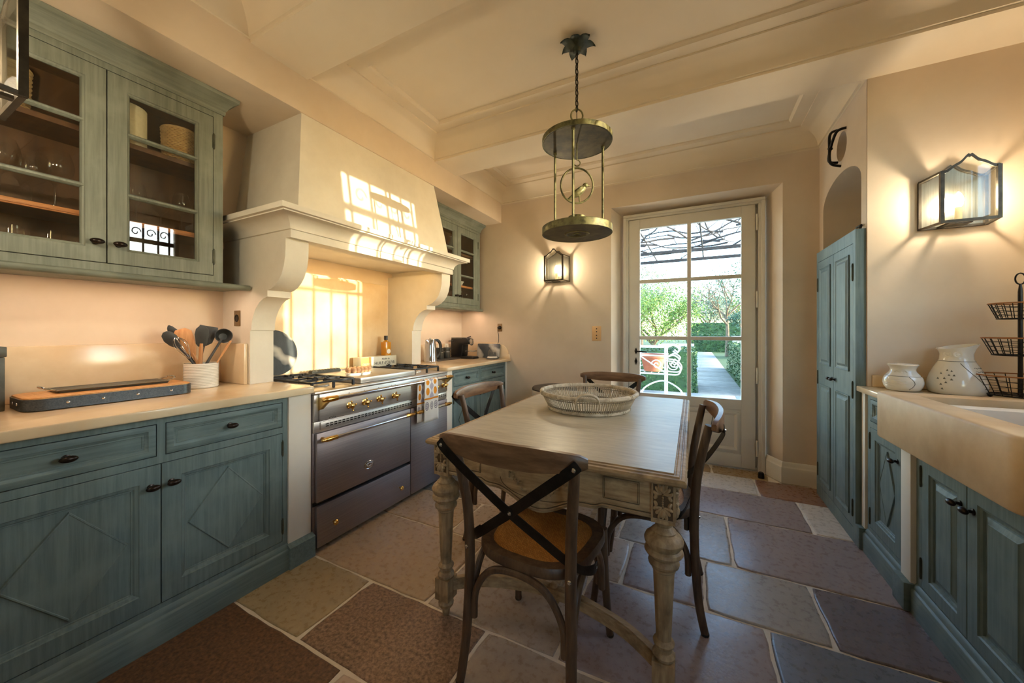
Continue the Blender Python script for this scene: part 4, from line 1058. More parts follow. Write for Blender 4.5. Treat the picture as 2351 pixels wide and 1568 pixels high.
copy_tree(ch, 'cross back chair at the far table end, behind the round basket', (-0.62, 2.80, 0), math.radians(180))

# ------------------------------------------------------------------ round tray basket on the table
bk = thing('tray_basket', 'round whitewashed wicker tray basket with two loop handles on the table', 'basket', (-0.574, 2.142, TZ+0.001))
def ringt(r, z, rr, n=48): return [(r*math.cos(2*PI*k/n), r*math.sin(2*PI*k/n), z) for k in range(n)], rr
p_, r_ = ringt(0.277, 0.098, 0.0125); MB().tube(p_, r_, 8, closed=True).build('rim', BASKW, bk)
p_, r_ = ringt(0.232, 0.011, 0.011); MB().tube(p_, r_, 8, closed=True).build('base_ring', BASKW, bk)
w = MB()
for z in (0.078, 0.026, 0.031): 
    p_, r_ = ringt(0.232+0.045*(z-0.011)/0.087+0.002, z, 0.0022); w.tube(p_, r_, 5, closed=True)
w.build('weaver', BASKDK, bk)
bt = MB()
for k in range(12):
    a = 2*PI*(k+0.3)/12; ca, sa = math.cos(a), math.sin(a)
    for (r0, z0, rr) in ((0.277, 0.098, 0.0135), (0.232, 0.011, 0.012)):
        for d in (-0.008, 0.008):
            bt.tube([(r0*ca+rr*math.cos(b_)*ca-sa*d, r0*sa+rr*math.cos(b_)*sa+ca*d, z0+rr*math.sin(b_)) for b_ in [2*PI*j/8 for j in range(8)]], 0.0022, 4, closed=True)
bt.build('binding', BASKW, bk)
stk = None
for k in range(128):
    a = 2*PI*k/128
    if stk is None:
        stk = MB().tube([(0.233, 0, 0.012), (0.256, 0, 0.055), (0.276, 0, 0.096)], 0.0036, 5).build('stake', BASKW, bk)
    else:
        c = stk.copy(); COL.objects.link(c); c.rotation_euler = (0, 0, a+rnd.uniform(-0.006, 0.006))
MB().lathe([(0.228, 0.004), (0.228, 0.010), (0.0, 0.010)], (0, 0, 0), 40).build('base', BASKW, bk)
for a in (math.atan2(-0.62, 0.16),):
    ca, sa = math.cos(a), math.sin(a)
    hp = [(-0.062, 0.250, 0.052), (-0.060, 0.289, 0.085), (-0.045, 0.302, 0.118), (0, 0.306, 0.132), (0.045, 0.302, 0.118), (0.060, 0.289, 0.085), (0.062, 0.250, 0.052)]
    pts = [(q[1]*ca-q[0]*sa, q[1]*sa+q[0]*ca, q[2]) for q in smoothpath(hp, 5)]
    MB().tube(pts, 1, 6, flat=(0.009, 0.005)).build('handle', BASKW, bk)

# ------------------------------------------------------------------ hanging lantern with the bird
LXY = (-0.590, 1.966)
ln = thing('hanging_lantern', 'patinated metal lantern with a bird on a hoop, hanging over the table', 'lamp', (LXY[0], LXY[1], 0))
R0 = 0.193
MB().lathe([(0.0, 2.300), (R0-0.004, 2.300), (R0-0.004, 2.298), (R0, 2.298), (R0, 2.325), (R0-0.006, 2.328), (0.05, 2.333), (0.012, 2.345), (0.008, 2.41), (0, 2.418)], (0, 0, 0), 56).build('top_disc', PATINA, ln)
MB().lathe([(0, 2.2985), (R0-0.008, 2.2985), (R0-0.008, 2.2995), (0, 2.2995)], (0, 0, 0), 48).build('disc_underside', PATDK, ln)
MB().lathe([(0, 1.792), (0.022, 1.786), (0.024, 1.792), (0.052, 1.793), (0.056, 1.788), (0.066, 1.788), (0.070, 1.793), (R0-0.006, 1.793), (R0-0.004, 1.791), (R0, 1.791), (R0, 1.828), (R0-0.005, 1.832), (0, 1.832)], (0, 0, 0), 56).build('bottom_disc', PATINA, ln)
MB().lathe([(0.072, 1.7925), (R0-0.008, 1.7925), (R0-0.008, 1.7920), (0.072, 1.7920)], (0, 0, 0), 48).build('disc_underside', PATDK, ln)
MB().shell([(0.030, 1.832), (0.034, 1.838), (0.048, 1.888)], (0.0, 0, 0), 24, 0.003).build('candle_cup', PATINA, ln)
a0 = math.atan2(-1.966, 0.590)-0.12
for k in range(3):
    a = a0+2*PI*k/3; x, y = 0.158*math.cos(a), 0.158*math.sin(a)
    m = MB().tube([(x, y, 1.83), (x, y, 2.30)], 0.0068, 8)
    for z in (1.835, 2.294): m.lathe([(0.0105, z-0.006), (0.0105, z+0.006)], (x, y, 0), 10)
    m.build('rod', PATINA, ln)
ca, sa = math.cos(TH), math.sin(TH)
def lp(u, z, w=0.0): return (u*ca-w*sa, u*sa+w*ca, z)      # in the plane facing the room entrance
m = MB().tube([lp(0, 2.30), lp(0, 2.205)], 0.0032, 6)
m.tube([lp(0.002+0.017*math.sin(t), 2.188+0.017*math.cos(t)) for t in [0.1+4.2*k/14 for k in range(15)]], 0.0032, 6)
m.build('hook', PATINA, ln)
MB().tube([lp(0.090*math.cos(2*PI*k/44), 2.062+0.098*math.sin(2*PI*k/44)) for k in range(44)], 0.0052, 8, closed=True).build('hoop', PATINA, ln)
bd = MB()
bp_ = [(-0.058, 1.990), (-0.035, 2.006), (-0.012, 2.022), (0.010, 2.038), (0.026, 2.052), (0.034, 2.062)]
bd.tube([lp(p.x+0.008, p.y-0.006) for p in smoothpath([(a, b_, 0) for a, b_ in bp_], 4)], [0.004, 0.006, 0.008, 0.009, 0.010, 0.012, 0.015, 0.018, 0.0205, 0.0215, 0.022, 0.0215, 0.021, 0.020, 0.019, 0.0175, 0.0165, 0.016, 0.0155, 0.013, 0.010], 10)
bd.ell(lp(0.047, 2.064), (0.0150, 0.0135, 0.0135), 12, 8)
bd.tube([lp(0.058, 2.064), lp(0.074, 2.061)], [0.006, 0.001], 8)
bd.ell(lp(0.052, 2.068, -0.012), 0.0024, 6, 4)
bd.tube(smoothpath([lp(0.025, 2.045, -0.018), lp(0.0, 2.026, -0.021), lp(-0.030, 2.004, -0.013)], 5), [0.010, 0.011, 0.0115, 0.0115, 0.011, 0.010, 0.0085, 0.007, 0.005, 0.003, 0.0015], 8)
for d in (-0.006, 0.006): bd.tube([lp(0.012, 2.015, d), lp(0.016, 1.972, d)], 0.0026, 6)
bd.build('bird', PATINA, ln)
m = MB().tube([lp(0.033*math.cos(2*PI*k/24), 2.452+0.037*math.sin(2*PI*k/24)) for k in range(24)], 0.0048, 8, closed=True); m.build('ring', PATINA, ln)
chn = MB(); z = 2.492; k = 0
while z < 2.80:
    c_, s_ = (math.cos(TH+0.5), math.sin(TH+0.5)) if k % 2 else (-math.sin(TH+0.5), math.cos(TH+0.5))
    chn.tube([(0.0085*math.cos(t)*c_, 0.0085*math.cos(t)*s_, z+0.0185*math.sin(t)) for t in [2*PI*j/12 for j in range(12)]], 0.0026, 6, closed=True)
    z += 0.0295; k += 1
chn.tube([(0, 0, 2.42), (0, 0, 2.81)], 0.0022, 5)
chn.build('chain', BLACKM, ln)
lv = MB(); lv.lathe([(0.0, 2.80), (0.020, 2.805), (0.028, 2.835), (0.035, 2.872)], (0, 0, 0), 14)
for k in range(7):
    a = 2*PI*k/7+0.35; L_ = (0.092, 0.080)[k % 2]
    N = 7; vs = []; fs = []
    for j in range(N):
        q = j/(N-1); rr = 0.010+L_*q; wdt = 0.030*math.sin(PI*min(1, q*0.92+0.08))**0.8*(1-0.1*q); z = 2.812+0.040*math.sin(q*2.2)*0.9-0.012*q*q
        for s_, dz in ((-1, 0.006), (0, 0.0), (1, 0.006)):
            vs.append((rr*math.cos(a)-s_*wdt*math.sin(a), rr*math.sin(a)+s_*wdt*math.cos(a), z+dz))
    for j in range(N-1): fs += [(j*3, j*3+1, j*3+4, j*3+3), (j*3+1, j*3+2, j*3+5, j*3+4)]
    n_ = len(vs); vs2 = [(v[0], v[1], v[2]+0.003) for v in vs]
    lv.add(vs, fs).add(vs2, [f[::-1] for f in fs])
lv.build('ceiling_rosette', LEAFM, ln)

# ------------------------------------------------------------------ wall sconces (front = local -y, back against y=0)
def scallop(w, n=32):
    out = []
    for k in range(n+1):
        u = -1+2*k/n; a = abs(u)
        z = 0.062*(0.5+0.5*math.cos(PI*min(1, a/0.92)))+0.010*math.cos(a*9.5)*(1-a)-(0.008 if a < 0.06 else 0)
        out.append((u*w/2, z))
    return out
def sconce(loc, rz, label):
    t = thing('wall_sconce', label, 'lamp', loc, rz, 'bronze lantern sconces')
    BW, FW, DP, H = 0.246, 0.196, 0.150, 0.262
    bp = [(-BW/2, 0.0), (BW/2, 0.0)] + [(x, H+z) for x, z in scallop(BW)[::-1]]
    MB().prism(bp, lambda p: (p[0], -0.001, p[1]), lambda p: (p[0], -0.005, p[1])).build('back_plate', SCONB, t, smooth=False)
    f = MB(); r = 0.0055
    for s in (-1, 1):
        f.box(s*BW/2-0.006, s*BW/2+0.006, -0.014, -0.001, 0, H)
        f.tube([(s*FW/2, -DP, 0), (s*FW/2, -DP, H)], 1, 4, flat=(0.0075, 0.0075), up=(0, 1, 0))
        for z in (0.004, H): f.tube([(s*BW/2, -0.008, z), (s*FW/2, -DP, z)], 1, 4, flat=(0.005, 0.006), up=(0, 0, 1))
    f.tube([(-FW/2, -DP, 0.006), (FW/2, -DP, 0.006)], 1, 4, flat=(0.007, 0.006), up=(0, 0, 1))
    f.tube([(-BW/2, -0.008, 0.006), (BW/2, -0.008, 0.006)], 1, 4, flat=(0.006, 0.006), up=(0, 0, 1))
    f.tube([(-FW/2*0.5, -0.008, 0.006), (-FW/2*0.5, -DP, 0.006)], 1, 4, flat=(0.004, 0.010), up=(0, 0, 1))
    f.box(-0.035, 0.035, -0.10, -0.03, 0.003, 0.008)
    f.build('frame', SCONM, t)
    fc = MB()
    for (wd, y, hh) in ((FW, -DP, 0.012), (BW, -0.009, 0.010)):
        sc = scallop(wd)
        fc.prism([(x, H+z+hh*0.5) for x, z in sc]+[(x, H+z-hh*0.7) for x, z in sc[::-1]], lambda p: (p[0], y-0.004, p[1]), lambda p: (p[0], y+0.003, p[1]))
    sc0, sc1 = scallop(FW), scallop(BW)
    k0 = 0
    vs = [(x, -DP, H+z+0.004) for x, z in sc0[:16]] + [(x, -0.008, H+z+0.004) for x, z in sc1[:16]]
    fc.add(vs, [(k, k+1, 16+k+1, 16+k) for k in range(7)])
    fc.build('scalloped_crest', SCONM, t, smooth=False)
    sc = scallop(FW-0.008)
    MB().prism([(-FW/2+0.004, 0.010), (FW/2-0.004, 0.010)]+[(x, H+z-0.006) for x, z in sc[::-1]], lambda p: (p[0], -DP+0.001, p[1]), lambda p: (p[0], -DP+0.004, p[1])).build('pane', PANE, t, smooth=False)
    for s in (-1, 1):
        a, c = (s*BW/2, -0.010), (s*FW/2, -DP+0.006)
        MB().add([(a[0], a[1], 0.010), (c[0], c[1], 0.010), (c[0], c[1], H-0.006), (a[0], a[1], H-0.006)], [(0, 1, 2, 3)]).build('pane', PANE, t)
    MB().lathe([(0.030, 0.008), (0.030, 0.012), (0.013, 0.013), (0.013, 0.095), (0.009, 0.097)], (0.0, -0.062, 0), 16).build('candle_sleeve', CANDLE, t)
    MB().lathe([(0.010, 0.096), (0.015, 0.108), (0.0185, 0.125), (0.0165, 0.145), (0.010, 0.162), (0.004, 0.172), (0, 0.174)], (0.0, -0.062, 0), 16).build('bulb', BULBM, t)
    return t
sconce((1.222, YA, 1.80), BACK, 'lit bronze lantern sconce over the two cream jars')
sconce((-1.307, YB, 1.77), BACK, 'lit bronze lantern sconce on the back wall, left of the garden door')
sconce((-1.506, 0.088, 1.80), PI, 'bronze lantern sconce cut by the left edge of the view, beside the glazed wall cabinet')
# ------------------------------------------------------------------ right side: cupboard, sink run
cu = thing('tall_cupboard', 'tall teal two door cupboard set in the arched recess', 'cupboard', (0.838, 3.556, 0), RIGHT)
cw = 0.756
b = MB(); face_frame(b, 0, cw, 0.0, 1.848, [(0.036, cw-0.036, 0.085, 1.772)], 0.0462)
b.build('face_frame', PAINT, cu)
for a, c, kx, hx in ((0.036, cw/2, cw/2-0.03, 0.036), (cw/2, cw-0.036, cw/2+0.03, cw-0.036)):
    d = raised_door(cu, a+0.002, c-0.002, 0.088, 1.769, PAINT, fw=0.058, split=0.93)
    knob(d, kx, 0.925, 0, 0.9)
    for z in (1.60, 0.90, 0.20): hinge(d, hx, z, h=0.09)
MB().tube([(cw-0.03, 0.03, 1.85), (cw-0.03, 0.035, 1.875), (cw-0.10, 0.035, 1.878)], 0.006, 6).build('stay', BLACKM, cu)
rc = thing('base_cabinet', 'narrow teal cabinet with one drawer over one diamond door, left of the stone sink', 'cabinet', (0.872, 2.738, 0), RIGHT)
w_ = 0.396
b = MB(); face_frame(b, 0, w_, 0.10, 0.90, [(0.035, w_-0.022, 0.748, 0.872), (0.035, w_-0.022, 0.155, 0.715)], 0.55); b.build('carcass', PAINT, rc)
d = drawer(rc, 0.038, w_-0.025, 0.751, 0.869, PAINTH)
d = diamond_door(rc, 0.038, w_-0.025, 0.158, 0.712, PAINT, fw=0.055)
knob(d, w_-0.055, 0.62)
for z in (0.64, 0.22): hinge(d, 0.036, z, h=0.08)
MB().sweep([(-q, z) for q, z in PL][::-1], [(w_, 0), (0, 0)]).build('plinth', PAINTH, rc)
p5_ = struct('trim_5', MB().box(0.858, 1.4, 2.246, 2.332, 0.0, 0.92), TRIMW, bevel=0.003)
MB().box(0.832, 0.87, 2.236, 2.342, 0, 0.125).build('plinth', PAINTH, p5_, bevel=0.004)
p6_ = struct('trim_6', MB().box(0.862, 1.4, 2.745, YA, 0.0, 0.905), TRIMW, bevel=0.003)
MB().box(0.836, 0.87, 2.742, 2.798, 0, 0.125).build('plinth', PAINTH, p6_, bevel=0.004)
sc_ = thing('sink_cabinet', 'dark teal two door cabinet under the stone sink', 'cabinet', (0.876, 2.242, 0), RIGHT)
w_ = 0.70
b = MB(); face_frame(b, 0, w_, 0.10, 0.712, [(0.04, w_-0.04, 0.135, 0.700)], 0.5); b.build('carcass', PAINT, sc_)
mid = w_/2-0.015
for a, c, kx, hx in ((0.04, mid, mid-0.035, 0.04), (mid, w_-0.04, mid+0.035, w_-0.04)):
    d = raised_door(sc_, a+0.002, c-0.002, 0.138, 0.697, PAINT, fw=0.052)
    knob(d, kx, 0.612, 0, 1.0)
    for z in (0.62, 0.22): hinge(d, hx, z, h=0.08)
MB().sweep([(-q, z) for q, z in PL][::-1], [(w_, 0), (0, 0)]).build('plinth', PAINTH, sc_)
o2 = thing('base_cabinet', 'plain teal cabinet beside the sink cabinet, outside the view', 'cabinet', (0.876, 1.53, 0), RIGHT)
b = MB(); face_frame(b, 0, 1.6, 0.0, 0.90, [(0.04, 1.56, 0.135, 0.87)], 0.5); b.build('carcass', PAINT, o2)
raised_door(o2, 0.042, 0.80, 0.138, 0.867, PAINT); raised_door(o2, 0.802, 1.558, 0.138, 0.867, PAINT)

tag(MB().prism([(0.838, 2.789), (1.598, 2.789), (1.598, 2.462), (0.838, 2.462)], lambda p: (p[0], p[1], 0.901), lambda p: (p[0], p[1], 0.932)).build('worktop', MARBLE, None, bevel=0.005), 'pale marble worktop under the cream jars, beside the sink', 'worktop')
tag(MB().box(1.35, 1.598, 1.53, 2.458, 0.901, 0.932).box(0.838, 1.598, -0.4, 1.526, 0.901, 0.932).build('worktop', MARBLE, None, bevel=0.004), 'marble worktop continuing past the near end of the sink', 'worktop')
tag(MB().box(0.905, 1.598, 2.770, 2.7888, 0.9325, 0.997).build('backsplash', MARBLE, None, bevel=0.003), 'low tan marble upstand behind the cream jars', 'backsplash')
sk = MB()
def rrect(x0, x1, y0, y1, r, n=6):
    pts = []
    for cx, cy, a0 in ((x1-r, y1-r, 0), (x0+r, y1-r, PI/2), (x0+r, y0+r, PI), (x1-r, y0+r, 1.5*PI)):
        for k in range(n+1): a = a0+PI/2*k/n; pts.append((cx+r*math.cos(a), cy+r*math.sin(a)))
    return pts
def frontrect(x0, x1, y0, y1, rn, rf, n=6):     # near front corner strongly rounded, far front corner nearly square
    pts = []
    for cx, cy, r, a0 in ((x1-0.01, y1-0.01, 0.01, 0), (x0+rf, y1-rf, rf, PI/2), (x0+rn, y0+rn, rn, PI), (x1-0.01, y0+0.01, 0.01, 1.5*PI)):
        for k in range(n+1): a = a0+PI/2*k/n; pts.append((cx+r*math.cos(a), cy+r*math.sin(a)))
    return pts
LPS = [(frontrect(0.824, 1.34, 1.536, 2.460, 0.075, 0.008), 0.722), (frontrect(0.818, 1.346, 1.530, 2.461, 0.08, 0.008), 0.73), (frontrect(0.818, 1.346, 1.530, 2.461, 0.08, 0.008), 0.938),
       (frontrect(0.821, 1.344, 1.533, 2.459, 0.078, 0.008), 0.945), (frontrect(0.828, 1.340, 1.540, 2.452, 0.074, 0.008), 0.949), (rrect(0.925, 1.285, 1.63, 2.392, 0.02), 0.949), (rrect(0.932, 1.278, 1.637, 2.385, 0.02), 0.943), (rrect(0.955, 1.26, 1.66, 2.365, 0.03), 0.79)]
vs = []; fs = []; n = len(LPS[0][0])
for lpz, z in LPS: vs += [(p[0], p[1], z) for p in lpz]
for k in range(len(LPS)-1): fs += [(k*n+j, k*n+(j+1) % n, (k+1)*n+(j+1) % n, (k+1)*n+j) for j in range(n)]
fs += [tuple(range(n)), tuple((len(LPS)-1)*n+j for j in range(n))]
sk.add(vs, fs); tag(sk.build('stone_sink', SINKST, None, angle=40), 'deep fronted sandy stone sink with rounded edges at right', 'sink')

def jar(name, label, loc, prof, n, cat, lobes=0, spout=False):
    t = thing(name, label, cat, loc)
    b = MB(); b.shell(prof, (0, 0, 0), n, 0.005); o = b.build('body', JARC, t, angle=60)
    return t, o
def onsurf(prof, z):
    for k in range(len(prof)-1):
        (r0, z0), (r1, z1) = prof[k], prof[k+1]
        if z0 <= z <= z1 and z1 > z0: return r0+(r1-r0)*(z-z0)/(z1-z0)
    return prof[-1][0]
def line_on(prof, pts, r, m, parent, name):
    b = MB(); b.tube([((onsurf(prof, z)+0.0006)*math.cos(a), (onsurf(prof, z)+0.0006)*math.sin(a), z) for a, z in pts], r, 5); return b.build(name, m, parent)
VA = math.atan2(-0.9, -0.35)        # side turned to the room
pa = [(0.045, 0.0), (0.062, 0.004), (0.074, 0.025), (0.078, 0.045), (0.074, 0.068), (0.062, 0.088), (0.051, 0.102), (0.048, 0.114), (0.053, 0.128), (0.060, 0.137)]
t, o = jar('sugar_jar', 'small squat cream ceramic jar, left of the tall cream jug', (0.990, 2.668, 0.9325), pa, 40, 'jar')
MB().lathe([(0.058, 0.134), (0.060, 0.138), (0.056, 0.142), (0.030, 0.146), (0, 0.147)], (0, 0, 0), 32).build('lid', JARC, t)
line_on(pa, [(2*PI*k/40, 0.080) for k in range(41)], 0.0012, JARLN, o, 'glaze_line')
for zz in (0.030, 0.042, 0.056): line_on(pa, [(VA-1.1+0.05*k, zz+0.002*math.sin(k*1.1)) for k in range(28)], 0.0010, JARC, o, 'relief_wave')
line_on(pa, [(VA+0.35+0.25*math.sin(k/10*PI), 0.012+0.0066*k) for k in range(11)], 0.0012, JARLN, o, 'glaze_line')
for s in (-0.42, 0.12): MB().lathe([(0.011, 0), (0.012, 0.002), (0.008, 0.0025), (0.005, 0.001), (0, 0.003)], (0, 0, 0), 14, axis='x').build('relief_eye', JARC, o).matrix_local = Matrix.Rotation(VA+s, 4, 'Z') @ Matrix.Translation((0.050, 0, 0.100))
pb = [(0.085, 0.0), (0.096, 0.006), (0.102, 0.030), (0.101, 0.060), (0.093, 0.095), (0.079, 0.130), (0.064, 0.160), (0.058, 0.175), (0.056, 0.200), (0.060, 0.222), (0.068, 0.240)]
t, o = jar('ceramic_jug', 'tall cream ceramic jug with small grey triangles, beside the wire basket stand', (1.182, 2.655, 0.9325), pb, 44, 'jug')
for v in o.data.vertices:        # raised pouring lip to the right
    if v.co.z > 0.2:
        k = (v.co.z-0.2)/0.04; a = math.atan2(v.co.y, v.co.x)
        v.co.z += 0.014*k*math.cos(a-0.1)
        if math.cos(a-0.1) > 0.6: v.co.x += 0.008*k
line_on(pb, [(2*PI*k/44, 0.166) for k in range(45)], 0.0013, JARLN, o, 'glaze_line')
line_on(pb, [(VA+0.15+0.085*k, 0.158-0.0105*k) for k in range(14)], 0.0013, JARLN, o, 'glaze_line')
for zz in (0.098, 0.118, 0.135): line_on(pb, [(VA+0.75+0.05*k, zz+0.0025*math.sin(k*1.2)) for k in range(16)], 0.0010, JARLN, o, 'relief_wave')
tr = MB()
for (a, z) in ((-0.62, 0.105), (-0.40, 0.122), (-0.22, 0.118), (-0.70, 0.080), (-0.45, 0.082), (-0.30, 0.098), (-0.20, 0.078), (-0.55, 0.052), (-0.38, 0.062), (-0.50, 0.030), (-0.12, 0.098)):
    rr = onsurf(pb, z)+0.0012
    P = [((rr)*math.cos(VA+a+d), rr*math.sin(VA+a+d), z+h) for d, h in ((-0.055, -0.004), (0.055, -0.004), (0.0, 0.006))]
    tr.add(P, [(0, 1, 2)])
tr.build('painted_triangles', JARLN, o)
for s in (-0.55, 0.05): MB().lathe([(0.015, 0), (0.016, 0.002), (0.011, 0.0025), (0.008, 0.001), (0.004, 0.003), (0, 0.003)], (0, 0, 0), 16, axis='x').build('relief_eye', JARC, o).matrix_local = Matrix.Rotation(VA+s, 4, 'Z') @ Matrix.Translation((0.056, 0, 0.200))

bsn = thing('basket_stand', 'three tier black wire basket stand with rust rims at the right edge', 'stand', (1.345, 2.56, 0.9325))
MB().tube([(0, 0, 0.005), (0, 0, 0.50)], 0.0075, 8).tube([(0, 0, 0.50), (0, 0, 0.535)], [0.0075, 0.004], 8).tube([(0.016*math.sin(2*PI*k/16), 0, 0.560+0.026*math.cos(2*PI*k/16)) for k in range(16)], 0.003, 6, closed=True).build('pole', BLACKM, bsn)
for z0, r1, hgt in ((0.375, 0.092, 0.072), (0.205, 0.112, 0.080), (0.018, 0.132, 0.092)):
    r0 = r1*0.72; m = MB()
    for k in range(22):
        a = 2*PI*k/22; m.tube([(r0*math.cos(a), r0*math.sin(a), z0), (r1*math.cos(a), r1*math.sin(a), z0+hgt)], 0.0016, 5)
    for j in range(1, 4):
        q = j/4+0.02*math.sin(j*5); rr = r0+(r1-r0)*q; m.tube([(rr*math.cos(2*PI*k/28), rr*math.sin(2*PI*k/28), z0+hgt*q+0.0025*math.sin(k*1.3)) for k in range(28)], 0.0014, 5, closed=True)
    m.tube([(r0*math.cos(2*PI*k/28), r0*math.sin(2*PI*k/28), z0) for k in range(28)], 0.0032, 6, closed=True)
    for k in range(7):
        a = PI*k/7; m.tube([(r0*math.cos(a), r0*math.sin(a), z0), (-r0*math.cos(a), -r0*math.sin(a), z0)], 0.0015, 5)
    wb_ = m.build('wire_basket', BLACKM, bsn)
    MB().tube([(r1*math.cos(2*PI*k/36), r1*math.sin(2*PI*k/36), z0+hgt) for k in range(36)], 0.0036, 6, closed=True).build('rim', mat('rust_rim', (150, 96, 46)) if 'rust_rim' not in MATS else MATS['rust_rim'], wb_)
m = MB()
for k in range(3):
    a = 2*PI*k/3+0.6; m.ell((0.085*math.cos(a), 0.085*math.sin(a), 0.009), 0.009, 8, 6)
m.build('foot', BLACKM, bsn)

# iron grille in the round opening
ig = thing('iron_grille', 'small forged iron cross over the round opening above the arch', 'grille', (0.885, 3.195, 2.50), RIGHT)
for k, (q) in enumerate(([(-0.02, -0.0, 0.125), (-0.012, -0.055, 0.105), (-0.004, -0.062, 0.0), (0.0, -0.058, -0.10), (-0.012, -0.0, -0.128)], [(0.088, -0.0, 0.085), (0.07, -0.045, 0.075), (0.0, -0.058, 0.0), (-0.06, -0.05, -0.065), (-0.070, -0.0, -0.080)])):
    MB().tube(smoothpath(q, 6), 0.0085, 8).build('bar', BLACKM, ig)
MB().tube([(-0.012, -0.06, 0.006), (0.010, -0.06, -0.008)], 0.0125, 8).build('collar', BLACKM, ig)

# ------------------------------------------------------------------ on the left worktop
zT = 0.9455
bx = tag(thing('storage_tin', 'dark zinc storage tin cut by the left edge on the worktop', 'tin', (-2.43, 0.25, zT)))
MB().box(-0.092, 0.092, -0.10, 0.105, 0, 0.205).build('body', ZINC, bx, bevel=0.004)
MB().box(-0.096, 0.096, -0.104, 0.109, 0.205, 0.245).build('lid', ZINC, bx, bevel=0.004)
sb = thing('serving_board', 'long wooden serving board with a blue grey riveted steel band', 'board', (-2.325, 0.630, zT))
def stadium(x, y, r, n=8): return rrect(-x, x, -y, y, r, n)
MB().prism(stadium(0.118, 0.252, 0.05), lambda p: (p[0], p[1], 0.004), lambda p: (p[0], p[1], 0.052)).build('board', BOARDW, sb, bevel=0.003)
band = MB(); a, c = stadium(0.122, 0.256, 0.054), stadium(0.1185, 0.2525, 0.0505)
n = len(a); vs = [(p[0], p[1], z) for lpz, z in ((a, 0.003), (a, 0.046), (c, 0.046), (c, 0.003)) for p in lpz]
fs = [(k*n+j, k*n+(j+1) % n, ((k+1) % 4)*n+(j+1) % n, ((k+1) % 4)*n+j) for k in range(4) for j in range(n)]
band.add(vs, fs).build('steel_band', BLUEST, sb, angle=50)
rv = MB()
for y in (-0.15, -0.055, 0.05, 0.165): rv.lathe([(0.006, 0), (0.0055, 0.002), (0.003, 0.0035), (0, 0.004)], (0.1215, y, 0.026), 10, axis='x')
for x in (-0.03, 0.03): rv.lathe([(0.006, 0), (0.0055, -0.002), (0.003, -0.0035), (0, -0.004)], (x, -0.2555, 0.026), 10, axis='y')
rv.build('rivet', CHROME, sb)
MB().add([(-0.085, -0.20, 0.0522), (-0.08, -0.20, 0.0522), (0.045, -0.215, 0.0522), (0.05, -0.21, 0.0522), (0.04, -0.19, 0.0526)], [(0, 1, 2), (2, 3, 4)]).build('carved_groove', SHELFW, sb)
gt = thing('griddle_tray', 'thin dark metal tray with end handles lying on the serving board', 'tray', (-2.355, 0.645, zT+0.053))
gm = MB(); L = [(0, 0.010), (0.002, 0.012), (0.012, 0.004), (0.014, 0.003)]
gm.prism(stadium(0.068, 0.175, 0.006, 3), lambda p: (p[0]*0.93, p[1]*0.97, 0.0), lambda p: (p[0], p[1], 0.010)); gm.build('pan', ZINC, gt)
pr = stadium(0.0685, 0.1755, 0.006, 3); MB().tube([(p[0], p[1], 0.011) for p in pr], 0.0022, 5, closed=True).build('rolled_rim', CHROME, gt)
for s in (-1, 1): MB().tube(smoothpath([(-0.045, s*0.174, 0.011), (-0.042, s*0.198, 0.018), (-0.030, s*0.205, 0.026), (0.030, s*0.205, 0.026), (0.042, s*0.198, 0.018), (0.045, s*0.174, 0.011)], 4), 0.0032, 6).build('handle', CHROME, gt)
CK = (-2.395, 0.990)
ck = thing('utensil_crock', 'white ridged ceramic crock holding cooking utensils on the left worktop', 'crock', (CK[0], CK[1], zT))
pr = [(0.070, 0.0), (0.0735, 0.003)]
for k in range(15): z = 0.006+k*0.0082; pr += [(0.0735, z), (0.0748, z+0.003), (0.0735, z+0.0065), (0.0728, z+0.0078)]
pr += [(0.0742, 0.132)]
MB().shell(pr, (0, 0, 0), 40, 0.005).build('body', WHITEC, ck, angle=60)
EY = Vector((0.15, 0.99, 0)).normalized(); VW = Vector((CK[0], CK[1], 0)).normalized()
def utensil(name, label, b_, t_, head, hm_, hr, mhandle, mhead, cat='utensil'):
    """b_, t_: (along, across, z) from the crock axis; head: outline (s, half width) list; hm_: s where the head starts"""
    X = Vector((EY.y, -EY.x, 0))
    B = EY*b_[0]+X*b_[1]+Vector((0, 0, b_[2])); T = EY*t_[0]+X*t_[1]+Vector((0, 0, t_[2]))
    t = thing(name, label, cat, (CK[0]+B.x, CK[1]+B.y, zT+B.z), 0, 'cooking utensils in the white crock')
    ax = (T-B); Ln = ax.length; ax.normalize()
    side = ax.cross(VW).normalized(); nn = side.cross(ax).normalized()
    MB().tube([ax*0.0, ax*(hm_*0.5), ax*(hm_+0.012)], [hr, hr*0.95, hr*0.8], 8).build('handle', mhandle, t)
    if head:
        m = MB(); pts = [(s, w) for s, w in head] + [(s, -w) for s, w in head[::-1]]
        def f(dn): return lambda p: tuple(ax*p[0]+side*p[1]+nn*(dn-0.02*((p[0]-hm_)/(Ln-hm_))**2*hb))
        hb = 0.5
        m.prism(pts, f(-0.003), f(0.003)); m.build('head', mhead, t, bevel=0.0015)
    return t, ax, side, nn, Ln
def L_(b_, t_): return math.dist((b_[0], b_[1], b_[2]), (t_[0], t_[1], t_[2]))
b_, t_ = (0.03, 0.0, 0.012), (-0.085, -0.01, 0.315); Ln = L_(b_, t_)
utensil('wooden_spatula', 'broad angled wooden spatula leaning left in the white crock', b_, t_, [(Ln-0.155, 0.010), (Ln-0.12, 0.024), (Ln-0.06, 0.036), (Ln-0.022, 0.040), (Ln, 0.020)], Ln-0.15, 0.008, SPATW, SPATW)
b_, t_ = (0.045, 0.012, 0.012), (-0.145, -0.01, 0.300); Ln = L_(b_, t_)
